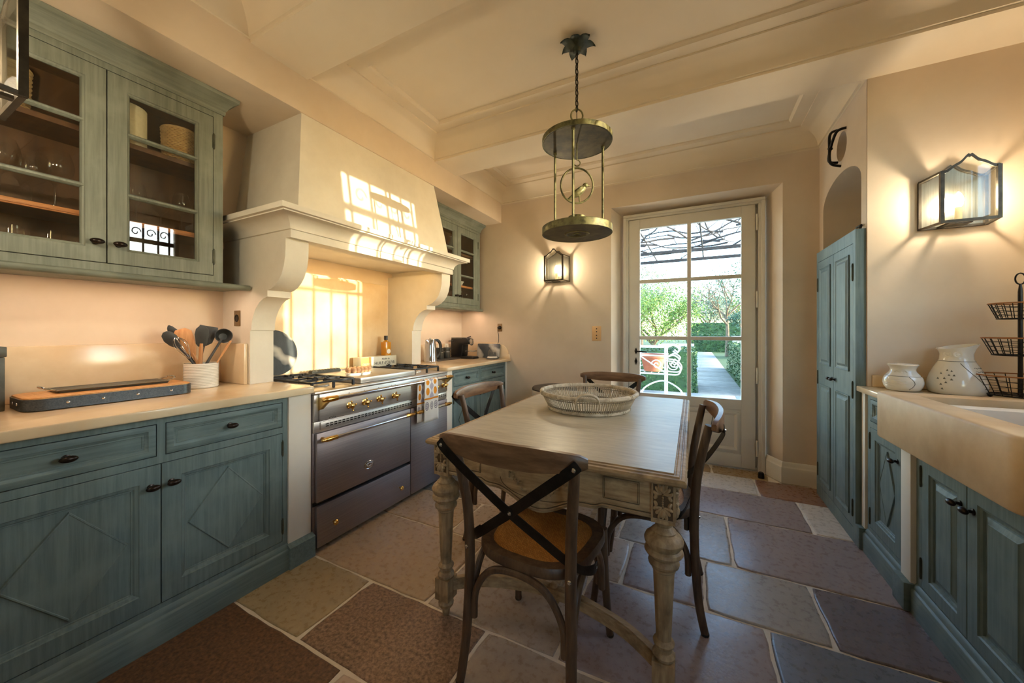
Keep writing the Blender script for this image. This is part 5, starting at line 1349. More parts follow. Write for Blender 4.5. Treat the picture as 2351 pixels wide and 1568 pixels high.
utensil('slotted_spoon', 'black nylon spoon furthest left in the white crock', b_, t_, [(Ln-0.10, 0.008), (Ln-0.07, 0.024), (Ln-0.04, 0.029), (Ln-0.012, 0.022), (Ln, 0.008)], Ln-0.10, 0.0065, NYLON, NYLON)
b_, t_ = (0.035, -0.02, 0.012), (-0.125, -0.035, 0.335); Ln = L_(b_, t_)
utensil('cooking_spoon', 'pointed grey nylon spoon behind the leftmost spoon in the crock', b_, t_, [(Ln-0.11, 0.008), (Ln-0.07, 0.022), (Ln-0.04, 0.022), (Ln-0.012, 0.012), (Ln, 0.003)], Ln-0.11, 0.0065, NYLON, NYLON)
b_, t_ = (-0.01, 0.0, 0.012), (0.0, 0.02, 0.335); Ln = L_(b_, t_)
utensil('silicone_spatula', 'grey silicone spatula with a flat wooden handle, upright in the crock', b_, t_, [(Ln-0.115, 0.013), (Ln-0.10, 0.023), (Ln-0.05, 0.030), (Ln-0.02, 0.026), (Ln, 0.010)], Ln-0.11, 0.0105, SPATW, NYLON)
b_, t_ = (-0.03, -0.02, 0.012), (0.045, -0.045, 0.33); Ln = L_(b_, t_)
utensil('slotted_turner', 'black slotted turner behind the ladle in the white crock', b_, t_, [(Ln-0.11, 0.010), (Ln-0.09, 0.032), (Ln-0.02, 0.042), (Ln, 0.040)], Ln-0.11, 0.007, NYLON, NYLON)
b_, t_ = (-0.04, 0.015, 0.012), (0.085, 0.0, 0.250); Ln = L_(b_, t_)
t, ax, side, nn, Ln = utensil('ladle', 'black nylon ladle leaning right in the white crock', b_, t_, None, Ln, 0.007, NYLON, NYLON)
m = MB(); m.shell([(0.004, -0.034), (0.022, -0.028), (0.036, -0.010), (0.041, 0.010)], (0, 0, 0), 20, 0.003)
o = m.build('bowl', NYLON, t); o.matrix_local = Matrix.Translation(ax*(Ln+0.03)) @ (-nn).to_track_quat('Z', 'Y').to_matrix().to_4x4()
b_, t_ = (0.02, 0.025, 0.012), (-0.075, 0.035, 0.20); Ln = L_(b_, t_)
t, ax, side, nn, Ln = utensil('whisk', 'steel wire whisk with a looped head leaning left in the crock', b_, t_, None, Ln*0.75, 0.006, NYLON, CHROME)
m = MB()
for k in range(4):
    s2 = (side*math.cos(PI*k/4)+nn*math.sin(PI*k/4))
    m.tube(smoothpath([ax*(Ln*0.75), ax*(Ln*0.75+0.05)+s2*0.018, ax*(Ln*0.75+0.10)+s2*0.026, ax*(Ln*0.75+0.135), ax*(Ln*0.75+0.10)-s2*0.026, ax*(Ln*0.75+0.05)-s2*0.018, ax*(Ln*0.75)], 4), 0.0013, 5)
m.build('wires', CHROME, t)
b_, t_ = (0.0, 0.03, 0.012), (0.115, 0.055, 0.25); Ln = L_(b_, t_)
utensil('wooden_tongs', 'thin pale wooden tongs leaning right in front of the ladle', b_, t_, [(Ln-0.10, 0.004), (Ln-0.05, 0.006), (Ln, 0.005)], Ln-0.10, 0.0045, SPATW, SPATW)

def socket_plate(loc, rz, label, plug=False):
    t = thing('wall_socket', label, 'socket', loc, rz)
    MB().box(-0.030, 0.030, -0.006, 0, -0.045, 0.045).build('plate', PLATEM, t, bevel=0.002)
    MB().lathe([(0.022, -0.006), (0.022, -0.0075), (0.016, -0.008), (0.014, -0.0065), (0, -0.0065)], (0, 0, 0), 20, axis='y').build('socket_ring', BLACKM, t)
    if plug:
        m = MB().tube([(0, -0.006, 0), (0, -0.045, -0.004)], [0.016, 0.012], 12); m.build('plug', PLASTB, t)
        MB().tube(smoothpath([(0, -0.043, -0.006), (0.0, -0.055, -0.03), (-0.004, -0.03, -0.09), (-0.01, -0.02, -0.16), (-0.03, -0.022, -0.22)], 5), 0.0035, 6).build('cord', PLASTB, t)
    return t
socket_plate((-2.395, 1.1658, 1.325), BACK, 'bronze wall socket beside the left corbel, above the utensils')
socket_plate((-2.02, YB, 1.29), BACK, 'bronze wall socket with a black plug on the back wall above the coffee machine', True)
sw = thing('light_switch', 'beige four button light switch on the back wall, left of the garden door', 'switch', (-0.895, YB, 1.225), BACK)
MB().box(-0.046, 0.046, -0.008, 0, -0.075, 0.075).build('plate', PEACH, sw, bevel=0.003)
m = MB()
for z in (-0.048, -0.018, 0.018, 0.048): m.lathe([(0.006, -0.008), (0.006, -0.011), (0, -0.0115)], (0, 0, z), 10, axis='y')
m.build('button', KNOBM, sw)

# ------------------------------------------------------------------ on and behind the cooker
rb = thing('marble_board', 'round grey marble board leaning behind the left burners', 'board', (-2.47, 1.43, 0.955), LEFT)
m = MB().lathe([(0.150, -0.006), (0.152, -0.004), (0.152, 0.004), (0.150, 0.006)], (0, 0, 0.153), 48, axis='y')
o = m.build('slab', DARKM, rb); o.rotation_euler = (math.radians(-9), 0, 0)
ob = thing('olive_oil_tin', 'pale printed olive oil tin lying behind the right burners', 'tin', (-2.45, 2.05, 0.946), LEFT)
MB().box(0.0, 0.39, -0.045, 0.045, 0.0, 0.088).build('box', TINL, ob, bevel=0.002)
MB().box(0.001, 0.105, -0.0462, -0.0448, 0.002, 0.086).build('ochre_panel', TINO, ob)
def text_mesh(s, size, m, parent, loc, rot, name):
    cu_ = bpy.data.curves.new(name, 'FONT'); cu_.body = s; cu_.size = size; cu_.align_x = 'CENTER'; cu_.align_y = 'CENTER'; cu_.extrude = 0.0004
    tmp = bpy.data.objects.new(name+'_tmp', cu_); COL.objects.link(tmp)
    bpy.context.view_layer.update()
    dg = bpy.context.evaluated_depsgraph_get()
    me = bpy.data.meshes.new_from_object(tmp.evaluated_get(dg))
    bpy.data.objects.remove(tmp)
    o = bpy.data.objects.new(name, me); COL.objects.link(o); me.materials.clear(); me.materials.append(m)
    o.parent = parent; o.location = loc; o.rotation_euler = rot
    return o
text_mesh("HUILE d'OLIVE", 0.036, INK, ob, (0.252, -0.0468, 0.030), (PI/2, 0, 0), 'lettering')
text_mesh("Moulin de", 0.022, INK, ob, (0.262, -0.0468, 0.064), (PI/2, 0, -0.0), 'lettering')
text_mesh("OLIVE", 0.030, TINL, ob, (0.055, -0.0468, 0.028), (PI/2, 0, 0), 'lettering')
ol = thing('oil_bottle', 'square bottle of golden olive oil with a black cap standing on the oil tin', 'bottle', (-2.452, 2.36, 1.0345), LEFT)
m = MB().prism(rrect(-0.034, 0.034, -0.030, 0.030, 0.010, 4), lambda p: (p[0], p[1], 0.0), lambda p: (p[0], p[1], 0.118)); m.lathe([(0.030, 0.118), (0.024, 0.124), (0.014, 0.128), (0.013, 0.138)], (0, 0, 0), 18)
m.build('glass_body', OILG, ol, bevel=0.002)
MB().lathe([(0.016, 0.136), (0.016, 0.172), (0.015, 0.174), (0, 0.174)], (0, 0, 0), 20).build('cap', PLASTB, ol)
m = MB().lathe([(0.021, 0), (0.021, -0.0008), (0, -0.001)], (0.004, -0.0302, 0.036), 22, axis='y'); m.build('label', WHITEC, ol)
et = thing('egg_tray', 'oval white egg tray holding eggs on the steel plate cover', 'tray', (-2.10, 1.77, 0.9475), LEFT)
ov = [(0.098*math.cos(2*PI*k/32), 0.062*math.sin(2*PI*k/32)) for k in range(32)]
MB().prism(ov, lambda p: (p[0]*0.92, p[1]*0.92, 0.0), lambda p: (p[0], p[1], 0.016)).build('dish', WHITEC, et, bevel=0.002)
m = MB()
for k in range(6): a = 2*PI*k/6+0.3; m.lathe([(0.010, 0), (0.011, 0.002), (0.007, 0.004), (0, 0.004)], (0.094*math.cos(a), 0.058*math.sin(a), 0.008), 10)
m.build('studs', CHROME, et)
egg = None
k = 0
for row, (yy, n_) in enumerate(((-0.036, 5), (0.0, 6), (0.036, 5))):
    for j in range(n_):
        x = (j-(n_-1)/2)*0.031; k += 1
        W_ = Matrix.Translation((-2.10, 1.77, 0.9475)) @ Matrix.Rotation(LEFT, 4, 'Z') @ Vector((x, yy, 0.0165))
        nm = ['front', 'middle', 'back'][row]
        lab = 'brown egg standing in the egg tray on the cooker'
        if egg is None:
            egg = tag(MB().lathe([(0.0, 0), (0.008, 0.001), (0.013, 0.006), (0.0152, 0.014), (0.0145, 0.023), (0.011, 0.031), (0.006, 0.036), (0, 0.0375)], (0, 0, 0), 16).build('egg', EGGC), lab, 'egg', 'eggs in the egg tray')
            egg.location = W_
        else:
            c = egg.copy(); COL.objects.link(c); c.location = W_; c.rotation_euler = (rnd.uniform(-0.12, 0.12), rnd.uniform(-0.12, 0.12), 0)
sl = thing('spoon_rest', 'long grey scalloped trivet lying at the back of the cooktop', 'trivet', (-2.42, 1.63, 0.9475), LEFT)
m = MB().box(0, 0.23, -0.02, 0.02, 0, 0.016)
for k in range(10): m.tube([(0.012+k*0.0228, -0.019, 0.016), (0.012+k*0.0228, 0.019, 0.016)], 0.0085, 8)
m.build('bar', ZINC, sl)

# ------------------------------------------------------------------ coffee corner
zR = 0.9385
kt = thing('electric_kettle', 'tall brushed steel kettle with a black loop handle beside the right corbel', 'kettle', (-2.36, 2.855, zR))
MB().lathe([(0.066, 0), (0.068, 0.004), (0.068, 0.018), (0.066, 0.022), (0.062, 0.10), (0.055, 0.17), (0.049, 0.215), (0.044, 0.226), (0.012, 0.232), (0.012, 0.24), (0, 0.242)], (0, 0, 0), 32).build('body', CHROME, kt)
MB().tube(smoothpath([(0.010, 0.045, 0.215), (0.02, 0.085, 0.218), (0.028, 0.118, 0.18), (0.028, 0.122, 0.11), (0.02, 0.095, 0.06), (0.012, 0.06, 0.04)], 6), 1, 6, flat=(0.013, 0.009)).build('handle', PLASTB, kt)
MB().tube([(-0.0, -0.046, 0.205), (0, -0.066, 0.222)], [0.018, 0.010], 8).build('spout', CHROME, kt)
ty = thing('dark_tray', 'dark rectangular tray under the three canisters', 'tray', (-2.435, 3.17, zR), LEFT)
MB().box(-0.22, 0.22, -0.085, 0.085, 0, 0.012).build('base', BINL, ty, bevel=0.004)
cans = None
for k, (y, lab) in enumerate(((2.995, 'dark steel canister nearest the kettle'), (3.105, 'middle dark steel canister on the tray'), (3.225, 'dark steel canister nearest the coffee machine'))):
    if cans is None:
        cans = thing('canister', lab, 'canister', (-2.44, y, zR+0.0125), LEFT, 'three lidded canisters on the dark tray')
        MB().lathe([(0.040, 0), (0.042, 0.003), (0.042, 0.098), (0.044, 0.100), (0.044, 0.104)], (0, 0, 0), 24).build('body', ZINC, cans)
        MB().lathe([(0.045, 0.104), (0.045, 0.118), (0.042, 0.121), (0, 0.122)], (0, 0, 0), 24).build('lid', ZINC, cans)
        MB().tube(smoothpath([(-0.018, 0, 0.121), (-0.016, 0, 0.150), (0.016, 0, 0.150), (0.018, 0, 0.121)], 5), 1, 6, flat=(0.010, 0.004)).build('lid_handle', PLASTW, cans)
        MB().lathe([(0.0424, 0.070), (0.0430, 0.072), (0.0424, 0.074)], (0, 0, 0), 24).build('band', CHROME, cans)
    else: copy_tree(cans, lab, (-2.44, y, zR+0.0125))
cm = thing('coffee_machine', 'black and grey capsule coffee machine with a chrome ring', 'coffee machine', (-2.36, 3.43, zR), LEFT)
side = [(-0.02, 0.03), (0.13, 0.03), (0.13, 0.215), (0.115, 0.235), (-0.075, 0.235), (-0.10, 0.22), (-0.105, 0.19), (-0.09, 0.165), (-0.03, 0.155)]
MB().prism(side, lambda p: (-0.06, p[0], p[1]), lambda p: (0.06, p[0], p[1])).build('body', PLASTB, cm, bevel=0.006)
MB().box(-0.062, 0.062, -0.02, 0.125, 0.222, 0.238).build('top_panel', ZINC, cm, bevel=0.004)
MB().prism([(-0.17, 0.0), (0.13, 0.0), (0.13, 0.03), (-0.15, 0.03), (-0.17, 0.02)], lambda p: (-0.058, p[0], p[1]), lambda p: (0.058, p[0], p[1])).build('base', PLASTB, cm, bevel=0.004)
MB().lathe([(0.036, 0), (0.042, -0.004), (0.042, -0.012), (0.034, -0.014), (0.030, -0.006), (0, -0.006)], (0.0, -0.102, 0.19), 26, axis='y').build('chrome_ring', CHROME, cm)
MB().box(-0.05, 0.05, -0.15, -0.06, 0.082, 0.092).build('cup_shelf', CHROME, cm, bevel=0.002)
MB().tube([(0.0, -0.05, 0.236), (0.02, -0.09, 0.252)], 0.005, 6).build('lever', PLASTB, cm)
MB().tube([(-0.03, 0.10, 0.20), (-0.14, 0.10, 0.20)], 0.006, 6).build('side_bar', ZINC, cm)
mb_ = thing('marble_board', 'rectangular grey veined marble board leaning on the back wall behind the coffee machine', 'board', (-2.13, 3.612, zR))
o = MB().prism(rrect(-0.165, 0.135, 0, 0.165, 0.012, 4), lambda p: (p[0], -0.007, p[1]), lambda p: (p[0], 0.007, p[1])).build('slab', DARKM, mb_, bevel=0.002); o.rotation_euler = (math.radians(-10), 0, 0)
gb = thing('glass_dome', 'small clear glass carafe standing on a round glass trivet, beside the marble boards', 'carafe', (-2.02, 3.50, zR))
MB().lathe([(0.07, 0.0), (0.074, 0.004), (0.070, 0.010), (0, 0.011)], (0, 0, 0), 28).build('trivet', ZINC, gb)
MB().lathe([(0.055, 0.012), (0.060, 0.018), (0.052, 0.028), (0, 0.030)], (0, 0, 0), 24).build('white_plate', WHITEC, gb)
MB().lathe([(0.046, 0.031), (0.050, 0.045), (0.046, 0.085), (0.026, 0.115), (0.016, 0.128), (0.018, 0.145), (0.024, 0.150)], (0, 0, 0), 24).build('vessel', DRINKG, gb)
MB().ell((0, 0, 0.158), (0.012, 0.012, 0.016), 12, 8).build('stopper', DRINKG, gb)

# ------------------------------------------------------------------ waste bin
bn = thing('waste_bin', 'round pale waste bin with a dark lid against the back wall', 'bin', (-1.262, 3.43, 0))
MB().lathe([(0.19, 0), (0.205, 0.01), (0.215, 0.60), (0.222, 0.61), (0.222, 0.655), (0.218, 0.665)], (0, 0, 0), 40).build('body', BINM, bn)
MB().lathe([(0.222, 0.664), (0.223, 0.676), (0.214, 0.690), (0.12, 0.708), (0, 0.713)], (0, 0, 0), 40).build('lid', BINL, bn)

# ------------------------------------------------------------------ contents of the wall cabinets
def lathe_thing(name, label, cat, loc, prof, m, n=24, group=None, t=None):
    b = MB()
    if t: b.shell(prof, (0, 0, 0), n, t)
    else: b.lathe(prof, (0, 0, 0), n, cap=(m is not DRINKG))
    o = b.build(name, m); o.location = loc
    return tag(o, label, cat, group)
wine = [(0.034, 0), (0.034, 0.002), (0.010, 0.006), (0.004, 0.012), (0.0035, 0.085), (0.010, 0.098), (0.032, 0.115), (0.050, 0.145), (0.053, 0.170), (0.048, 0.200), (0.040, 0.228)]
small = [(0.030, 0), (0.030, 0.002), (0.008, 0.005), (0.0035, 0.010), (0.003, 0.085), (0.010, 0.097), (0.028, 0.115), (0.036, 0.140), (0.034, 0.170), (0.027, 0.198)]
tumb = [(0.030, 0), (0.033, 0.002), (0.036, 0.05), (0.040, 0.098)]
zs1, zs0, zs2 = 1.757, 1.5555, 2.1165
W0 = None
for (x, y, lab) in ((-2.36, 0.345, 'big balloon wine glass at the left end of the middle shelf'), (-2.34, 0.475, 'big balloon wine glass nearest the middle of the left cabinet door'), (-2.45, 0.435, 'balloon wine glass standing at the back between two others')):
    if W0 is None: W0 = lathe_thing('wine_glass', lab, 'glass', (x, y, zs1), wine, DRINKG, 28, 'balloon wine glasses')
    else: c = W0.copy(); COL.objects.link(c); c.location = (x, y, zs1); c['label'] = lab
W1 = None
for (x, y, lab) in ((-2.37, 0.725, 'stemmed wine glass at the left of the right door, middle shelf'), (-2.37, 0.895, 'stemmed wine glass nearest the right end of the middle shelf'), (-2.46, 0.845, 'stemmed wine glass behind the right end glass')):
    if W1 is None: W1 = lathe_thing('wine_glass', lab, 'glass', (x, y, zs1), small, DRINKG, 26, 'small stemmed wine glasses')
    else: c = W1.copy(); COL.objects.link(c); c.location = (x, y, zs1); c['label'] = lab
T0 = None
for (x, y, lab) in ((-2.36, 0.27, 'glass tumbler at the far left of the bottom shelf'), (-2.34, 0.36, 'glass tumbler second from the left on the bottom shelf'), (-2.35, 0.455, 'glass tumbler third from the left on the bottom shelf'), (-2.38, 0.54, 'glass tumbler nearest the middle stile on the bottom shelf'), (-2.47, 0.41, 'glass tumbler at the back of the bottom shelf')):
    if T0 is None: T0 = lathe_thing('tumbler', lab, 'glass', (x, y, zs0), tumb, DRINKG, 24, 'tumblers on the bottom shelf')
    else: c = T0.copy(); COL.objects.link(c); c.location = (x, y, zs0); c['label'] = lab
lathe_thing('glass_jar', 'clear glass storage jar behind the right door, bottom shelf', 'jar', (-2.38, 0.715, zs0), [(0.05, 0), (0.056, 0.004), (0.056, 0.12), (0.048, 0.135), (0.050, 0.145)], DRINKG, 26)
lathe_thing('glass_dish', 'low clear glass dish near the right end of the bottom shelf', 'dish', (-2.37, 0.87, zs0), [(0.03, 0), (0.05, 0.004), (0.062, 0.03)], DRINKG, 24)
lathe_thing('lamp_shade', 'cream linen drum shade on the top shelf of the left wall cabinet', 'shade', (-2.395, 0.695, zs2), [(0.074, 0), (0.074, 0.185), (0.072, 0.187), (0, 0.187)], LINEN, 32)
def wicker(name, label, loc, r0, r1, h):
    t = thing(name, label, 'basket', loc)
    m = MB(); n = 40; rows = int(h/0.0085)
    for j in range(rows):
        q = j/rows; z = q*h+0.005; rr = r0+(r1-r0)*q
        m.tube([((rr+0.0022*(1 if (k+j) % 2 else -1))*math.cos(2*PI*k/n), (rr+0.0022*(1 if (k+j) % 2 else -1))*math.sin(2*PI*k/n), z) for k in range(n)], 0.0042, 5, closed=True)
    m.build('weave', WICK, t)
    MB().tube([(r1*math.cos(2*PI*k/32), r1*math.sin(2*PI*k/32), h) for k in range(32)], 0.006, 6, closed=True).build('rim', WICK, t)
    MB().lathe([(r0-0.004, 0.0005), (r0-0.002, 0.004), (r1-0.008, h-0.01), (r1-0.012, h-0.01), (r0-0.008, 0.004), (0, 0.003)], (0, 0, 0), 28).build('lining', CABIN, t)
    return t
wicker('wicker_basket', 'woven wicker basket on the top shelf beside the cream drum shade', (-2.395, 0.898, zs2), 0.064, 0.070, 0.165)
wicker('wicker_basket', 'woven wicker basket on the top shelf, half hidden by the corner sconce', (-2.41, 0.345, zs2), 0.075, 0.082, 0.17)
jp = [(0.030, 0), (0.034, 0.003), (0.050, 0.04), (0.052, 0.07), (0.040, 0.11), (0.026, 0.14), (0.028, 0.165), (0.036, 0.180)]
def jug(label, loc):
    t = thing('pouring_jug', label, 'jug', loc)
    MB().shell(jp, (0, 0, 0), 28, 0.004).build('body', WHITEC, t)
    MB().tube(smoothpath([(0.004, 0.030, 0.155), (0.006, 0.070, 0.160), (0.006, 0.078, 0.11), (0.0, 0.050, 0.075)], 6), 0.0055, 8).build('handle', WHITEC, t)
    return t
jug('white pouring jug on the top shelf behind the right glazed door', (-2.40, 3.275, zs2))
jug('white pouring jug on the top shelf beside the mantel hood', (-2.40, 3.01, zs2))
lathe_thing('soup_bowl', 'small white bowl on the middle shelf of the right wall cabinet', 'bowl', (-2.39, 3.37, zs1), [(0.03, 0), (0.045, 0.01), (0.065, 0.05)], WHITEC, 24, None, 0.004)
def mill(label, loc, h):
    t = thing('pepper_mill', label, 'mill', loc)
    MB().lathe([(0.024, 0), (0.026, 0.004), (0.018, 0.03), (0.022, h*0.55), (0.016, h*0.62), (0.020, h*0.70), (0.020, h*0.85), (0.012, h*0.92), (0.006, h)], (0, 0, 0), 20).build('body', CHROME, t)
    MB().tube([(0, 0, h), (0, 0, h+0.012), (0.045, 0.03, h+0.012)], 0.0028, 6).ell((0.045, 0.03, h+0.022), (0.006, 0.006, 0.010), 8, 6).build('crank', CHROME, t)
mill('steel pepper mill with a crank handle on the bottom shelf, right wall cabinet', (-2.37, 3.31, zs0), 0.11)
mill('shorter steel salt mill beside the pepper mill', (-2.36, 3.40, zs0), 0.085)
lathe_thing('preserve_jar', 'small amber jar behind the left glazed door of the right cabinet', 'jar', (-2.38, 3.06, zs0), [(0.03, 0), (0.032, 0.004), (0.032, 0.09), (0.026, 0.10), (0.027, 0.125), (0, 0.126)], BRASS, 20)
# ------------------------------------------------------------------ garden seen through the door
GZ = -0.12
gdn = struct('floor_garden', MB().box(-40, 40, 4.06, 90, GZ-0.2, GZ-0.03), GRASS, smooth=False)
tr_ = struct('floor_terrace', MB().box(-8, 8, 4.05, 9.0, GZ-0.15, GZ-0.012), GROUT, smooth=False)
for j, (y0, y1) in enumerate(((4.06, 4.9), (4.9, 5.8), (5.8, 6.7), (6.7, 7.7), (7.7, 8.95))):
    xs = [-2.6+0.35*(j % 2), -1.35+0.2*j % 0.5, -0.3+0.12*(j % 3), 0.75-0.2*(j % 2), 1.9, 2.9]
    for a, c in zip(xs[:-1], xs[1:]):
        MB().prism([(a+0.008, y0+0.008), (c-0.008, y0+0.008), (c-0.008, y1-0.008), (a+0.008, y1-0.008)], lambda p: (p[0], p[1], GZ-0.05), lambda p: (p[0], p[1], GZ+rnd.uniform(-0.002, 0.002))).build('terrace_slab', TERRACE, tr_, bevel=0.004)
pth = struct('floor_path', MB().box(0.06, 0.98, 9.0, 27.0, GZ-0.1, GZ-0.025), GROUT, smooth=False)
y = 9.02
while y < 26.8:
    L = rnd.uniform(0.9, 1.5); MB().box(0.07, 0.97, y, min(27, y+L-0.03), GZ-0.06, GZ-0.005+rnd.uniform(-0.003, 0.003)).build('path_slab', GRAVEL, pth, bevel=0.004); y += L
tag(MB().box(0.0, 0.78, 4.35, 4.85, GZ+0.003, GZ+0.018).build('door_mat', MATM, None, bevel=0.003), 'blue grey door mat on the terrace outside the garden door', 'mat')
def leaves(name, m, pts, size, r, parent=None):
    vs = []; fs = []
    for p in pts:
        s = size*r.uniform(0.6, 1.3)
        a = Vector((r.uniform(-1, 1), r.uniform(-1, 1), r.uniform(-1, 1))).normalized(); b_ = a.cross(Vector((r.uniform(-1, 1), r.uniform(-1, 1), r.uniform(-1, 1)))).normalized()
        o = len(vs); P = Vector(p)
        vs += [tuple(P-a*s), tuple(P+b_*s*0.45+a*s*0.1), tuple(P+a*s), tuple(P-b_*s*0.45+a*s*0.1)]
        fs.append((o, o+1, o+2, o+3))
    return MB().add(vs, fs).build(name, m, parent, smooth=False)
def hedge(label, x0, x1, y0, y1, h, seed, n=5200, m=HEDGEM):
    r = random.Random(seed); t = thing('clipped_hedge', label, 'hedge', ((x0+x1)/2, (y0+y1)/2, GZ-0.03), 0, 'clipped box hedges in the garden')
    hx, hy = (x1-x0)/2, (y1-y0)/2
    c = MB().box(-hx+0.05, hx-0.05, -hy+0.05, hy-0.05, 0, h-0.05).build('core', m, t)
    pts = []
    A = [2*hx*h, 2*hx*h, 2*hy*h, 2*hy*h, 4*hx*hy]; tot = sum(A)
    for _ in range(n):
        q = r.uniform(0, tot); k = 0
        while q > A[k]: q -= A[k]; k += 1
        u, v = r.uniform(-1, 1), r.uniform(-1, 1); e = r.uniform(-0.05, 0.035)
        if k < 2: pts.append((u*hx, (hy+e)*(1 if k else -1), (v+1)/2*h))
        elif k < 4: pts.append(((hx+e)*(1 if k == 2 else -1), u*hy, (v+1)/2*h))
        else: pts.append((u*hx, v*hy, h+e))
    leaves('foliage', m, pts, 0.030+0.002*(y0-8), r, t)
hedge('clipped hedge left of the stone path', -2.6, 0.0, 9.0, 10.5, 0.98, 1)
hedge('clipped hedge at the right edge of the stone path', 1.05, 3.0, 9.0, 15.5, 0.98, 2)
hedge('dark clipped hedge across the far end of the path', -0.4, 3.2, 27.5, 29.0, 1.15, 3, 3500)
hedge('tall long hedge on the rise beyond the path', -0.6, 5.0, 32.0, 34.0, 2.0, 4, 4200)
def tree(name, label, loc, h, crown, lm, seed, n, size, trunk=0.09, bare=False, bark=BARK, fork=0.4):
    r = random.Random(seed); t = thing(name, label, 'tree', loc, 0, 'garden trees beyond the terrace')
    m = MB(); cz = h*fork
    m.tube(smoothpath([(0, 0, 0), (r.uniform(-.1, .1), r.uniform(-.1, .1), cz*0.5), (0, 0, cz)], 4), [trunk*(1-0.04*k) for k in range(9)], 7)
    tips = []
    def grow(p, d, L, rad, lev):
        e = p+d*L; midp = (p+e)/2+Vector((r.uniform(-1, 1), r.uniform(-1, 1), r.uniform(-1, 1)))*L*0.10
        m.tube([p, midp, e], [rad, rad*0.8, rad*0.6], 5)
        tips.append(e)
        if lev > 0:
            for _ in range(3 if lev > 1 else 2):
                nd = (d+Vector((r.uniform(-1, 1), r.uniform(-1, 1), r.uniform(-0.35, 0.8)))*0.75).normalized(); grow(e, nd, L*0.72, rad*0.6, lev-1)
    for k in range(5):
        a = 2*PI*k/5+r.uniform(-.4, .4); grow(Vector((0, 0, cz*r.uniform(0.75, 1.0))), Vector((math.cos(a)*0.75, math.sin(a)*0.75, 0.8)).normalized(), crown*0.55, trunk*0.55, 3 if bare else 2)
    m.build('trunk', bark, t)
    if n:
        pts = []
        cl = [Vector((r.gauss(0, 0.42)*crown, r.gauss(0, 0.42)*crown, cz+(h-cz)*r.uniform(0.12, 0.95))) for _ in range(34)]+tips
        for _ in range(n):
            c = r.choice(cl); pts.append(tuple(c+Vector((r.gauss(0, 1), r.gauss(0, 1), r.gauss(0, 1)))*crown*0.16))
        leaves('crown', lm, pts, size, r, t)
    return t
tree('citrus_tree', 'bright green bushy tree behind the white plant stand', (-1.25, 13.0, GZ-0.03), 3.0, 1.35, LEAFG, 21, 13000, 0.034, 0.10, fork=0.36)
tree('olive_tree', 'pale grey green tree behind the bright bushy tree', (-2.6, 20.0, GZ-0.03), 4.9, 1.5, LEAFO, 22, 9000, 0.05, 0.13)
tree('olive_tree', 'pale silvery tree above the far end of the path', (1.0, 38.0, GZ-0.03), 5.2, 2.4, LEAFO, 23, 9000, 0.085, 0.2)
tree('bare_tree', 'nearly bare dark tree against the sky, right of the path', (1.55, 23.0, GZ-0.03), 5.6, 1.9, LEAFB, 24, 1500, 0.05, 0.11, True)
tree('bushy_tree', 'blue green tree at the right edge of the door glass', (1.75, 17.0, GZ-0.03), 4.4, 0.55, LEAFB, 25, 3500, 0.042, 0.07)
tree('olive_tree', 'grey green tree far behind the white plant stand', (-6.2, 40.0, GZ-0.03), 7.0, 3.2, LEAFO, 26, 8000, 0.10, 0.25)
tree('bushy_tree', 'dark blue green tree far right beyond the hedges', (10.0, 44.0, GZ-0.03), 6.5, 3.5, LEAFB, 27, 7000, 0.10, 0.25)
tree('bushy_tree', 'round green tree in the far middle beyond the path', (4.4, 52.0, GZ-0.03), 5.6, 3.0, LEAFG, 28, 7000, 0.10, 0.2)
# pergola with bare vine over the terrace
pg = thing('pergola', 'dark pergola beams wound with bare vine over the terrace', 'pergola', (0, 7.0, GZ-0.012))
for x in (-3.4, 3.6): MB().box(x-0.05, x+0.05, -0.05, 0.05, 0, 2.78).build('post', BARKD, pg)
for yy in (0.0, 0.9): MB().box(-3.6, 3.8, yy-0.03, yy+0.03, 2.76, 2.81).build('beam', BARKD, pg)
for k in range(9): MB().tube([(-3.4+0.85*k, -2.6, 3.05), (-3.4+0.85*k+0.15, 1.2, 2.83)], 0.012, 6).build('rafter', BARKD, pg)
r = random.Random(77); vn = MB()
for k in range(38):
    p = Vector((r.uniform(-2.2, 1.4), r.uniform(-1.0, 0.9), 2.85+r.uniform(0, 0.45))); d = Vector((r.uniform(-1, 1), r.uniform(-0.4, 0.4), r.uniform(-0.1, 0.25))).normalized(); pts = [p]
    for j in range(7):
        d = (d+Vector((r.uniform(-1, 1), r.uniform(-1, 1), r.uniform(-0.45, 0.5)))*0.45).normalized(); pts.append(pts[-1]+d*0.26)
    pts = [Vector((q.x, q.y, max(2.80, min(3.6, q.z)))) for q in pts]
    vn.tube(smoothpath(pts, 3), [0.017*(1-0.03*i) for i in range(22)], 5)
    for q in pts[1:]:
        if r.random() < 0.6: vn.tube([q, q+Vector((r.uniform(-.3, .3), r.uniform(-.2, .2), r.uniform(0.0, .3)))], [0.008, 0.003], 4)
vn.build('vine', BARKD, pg)
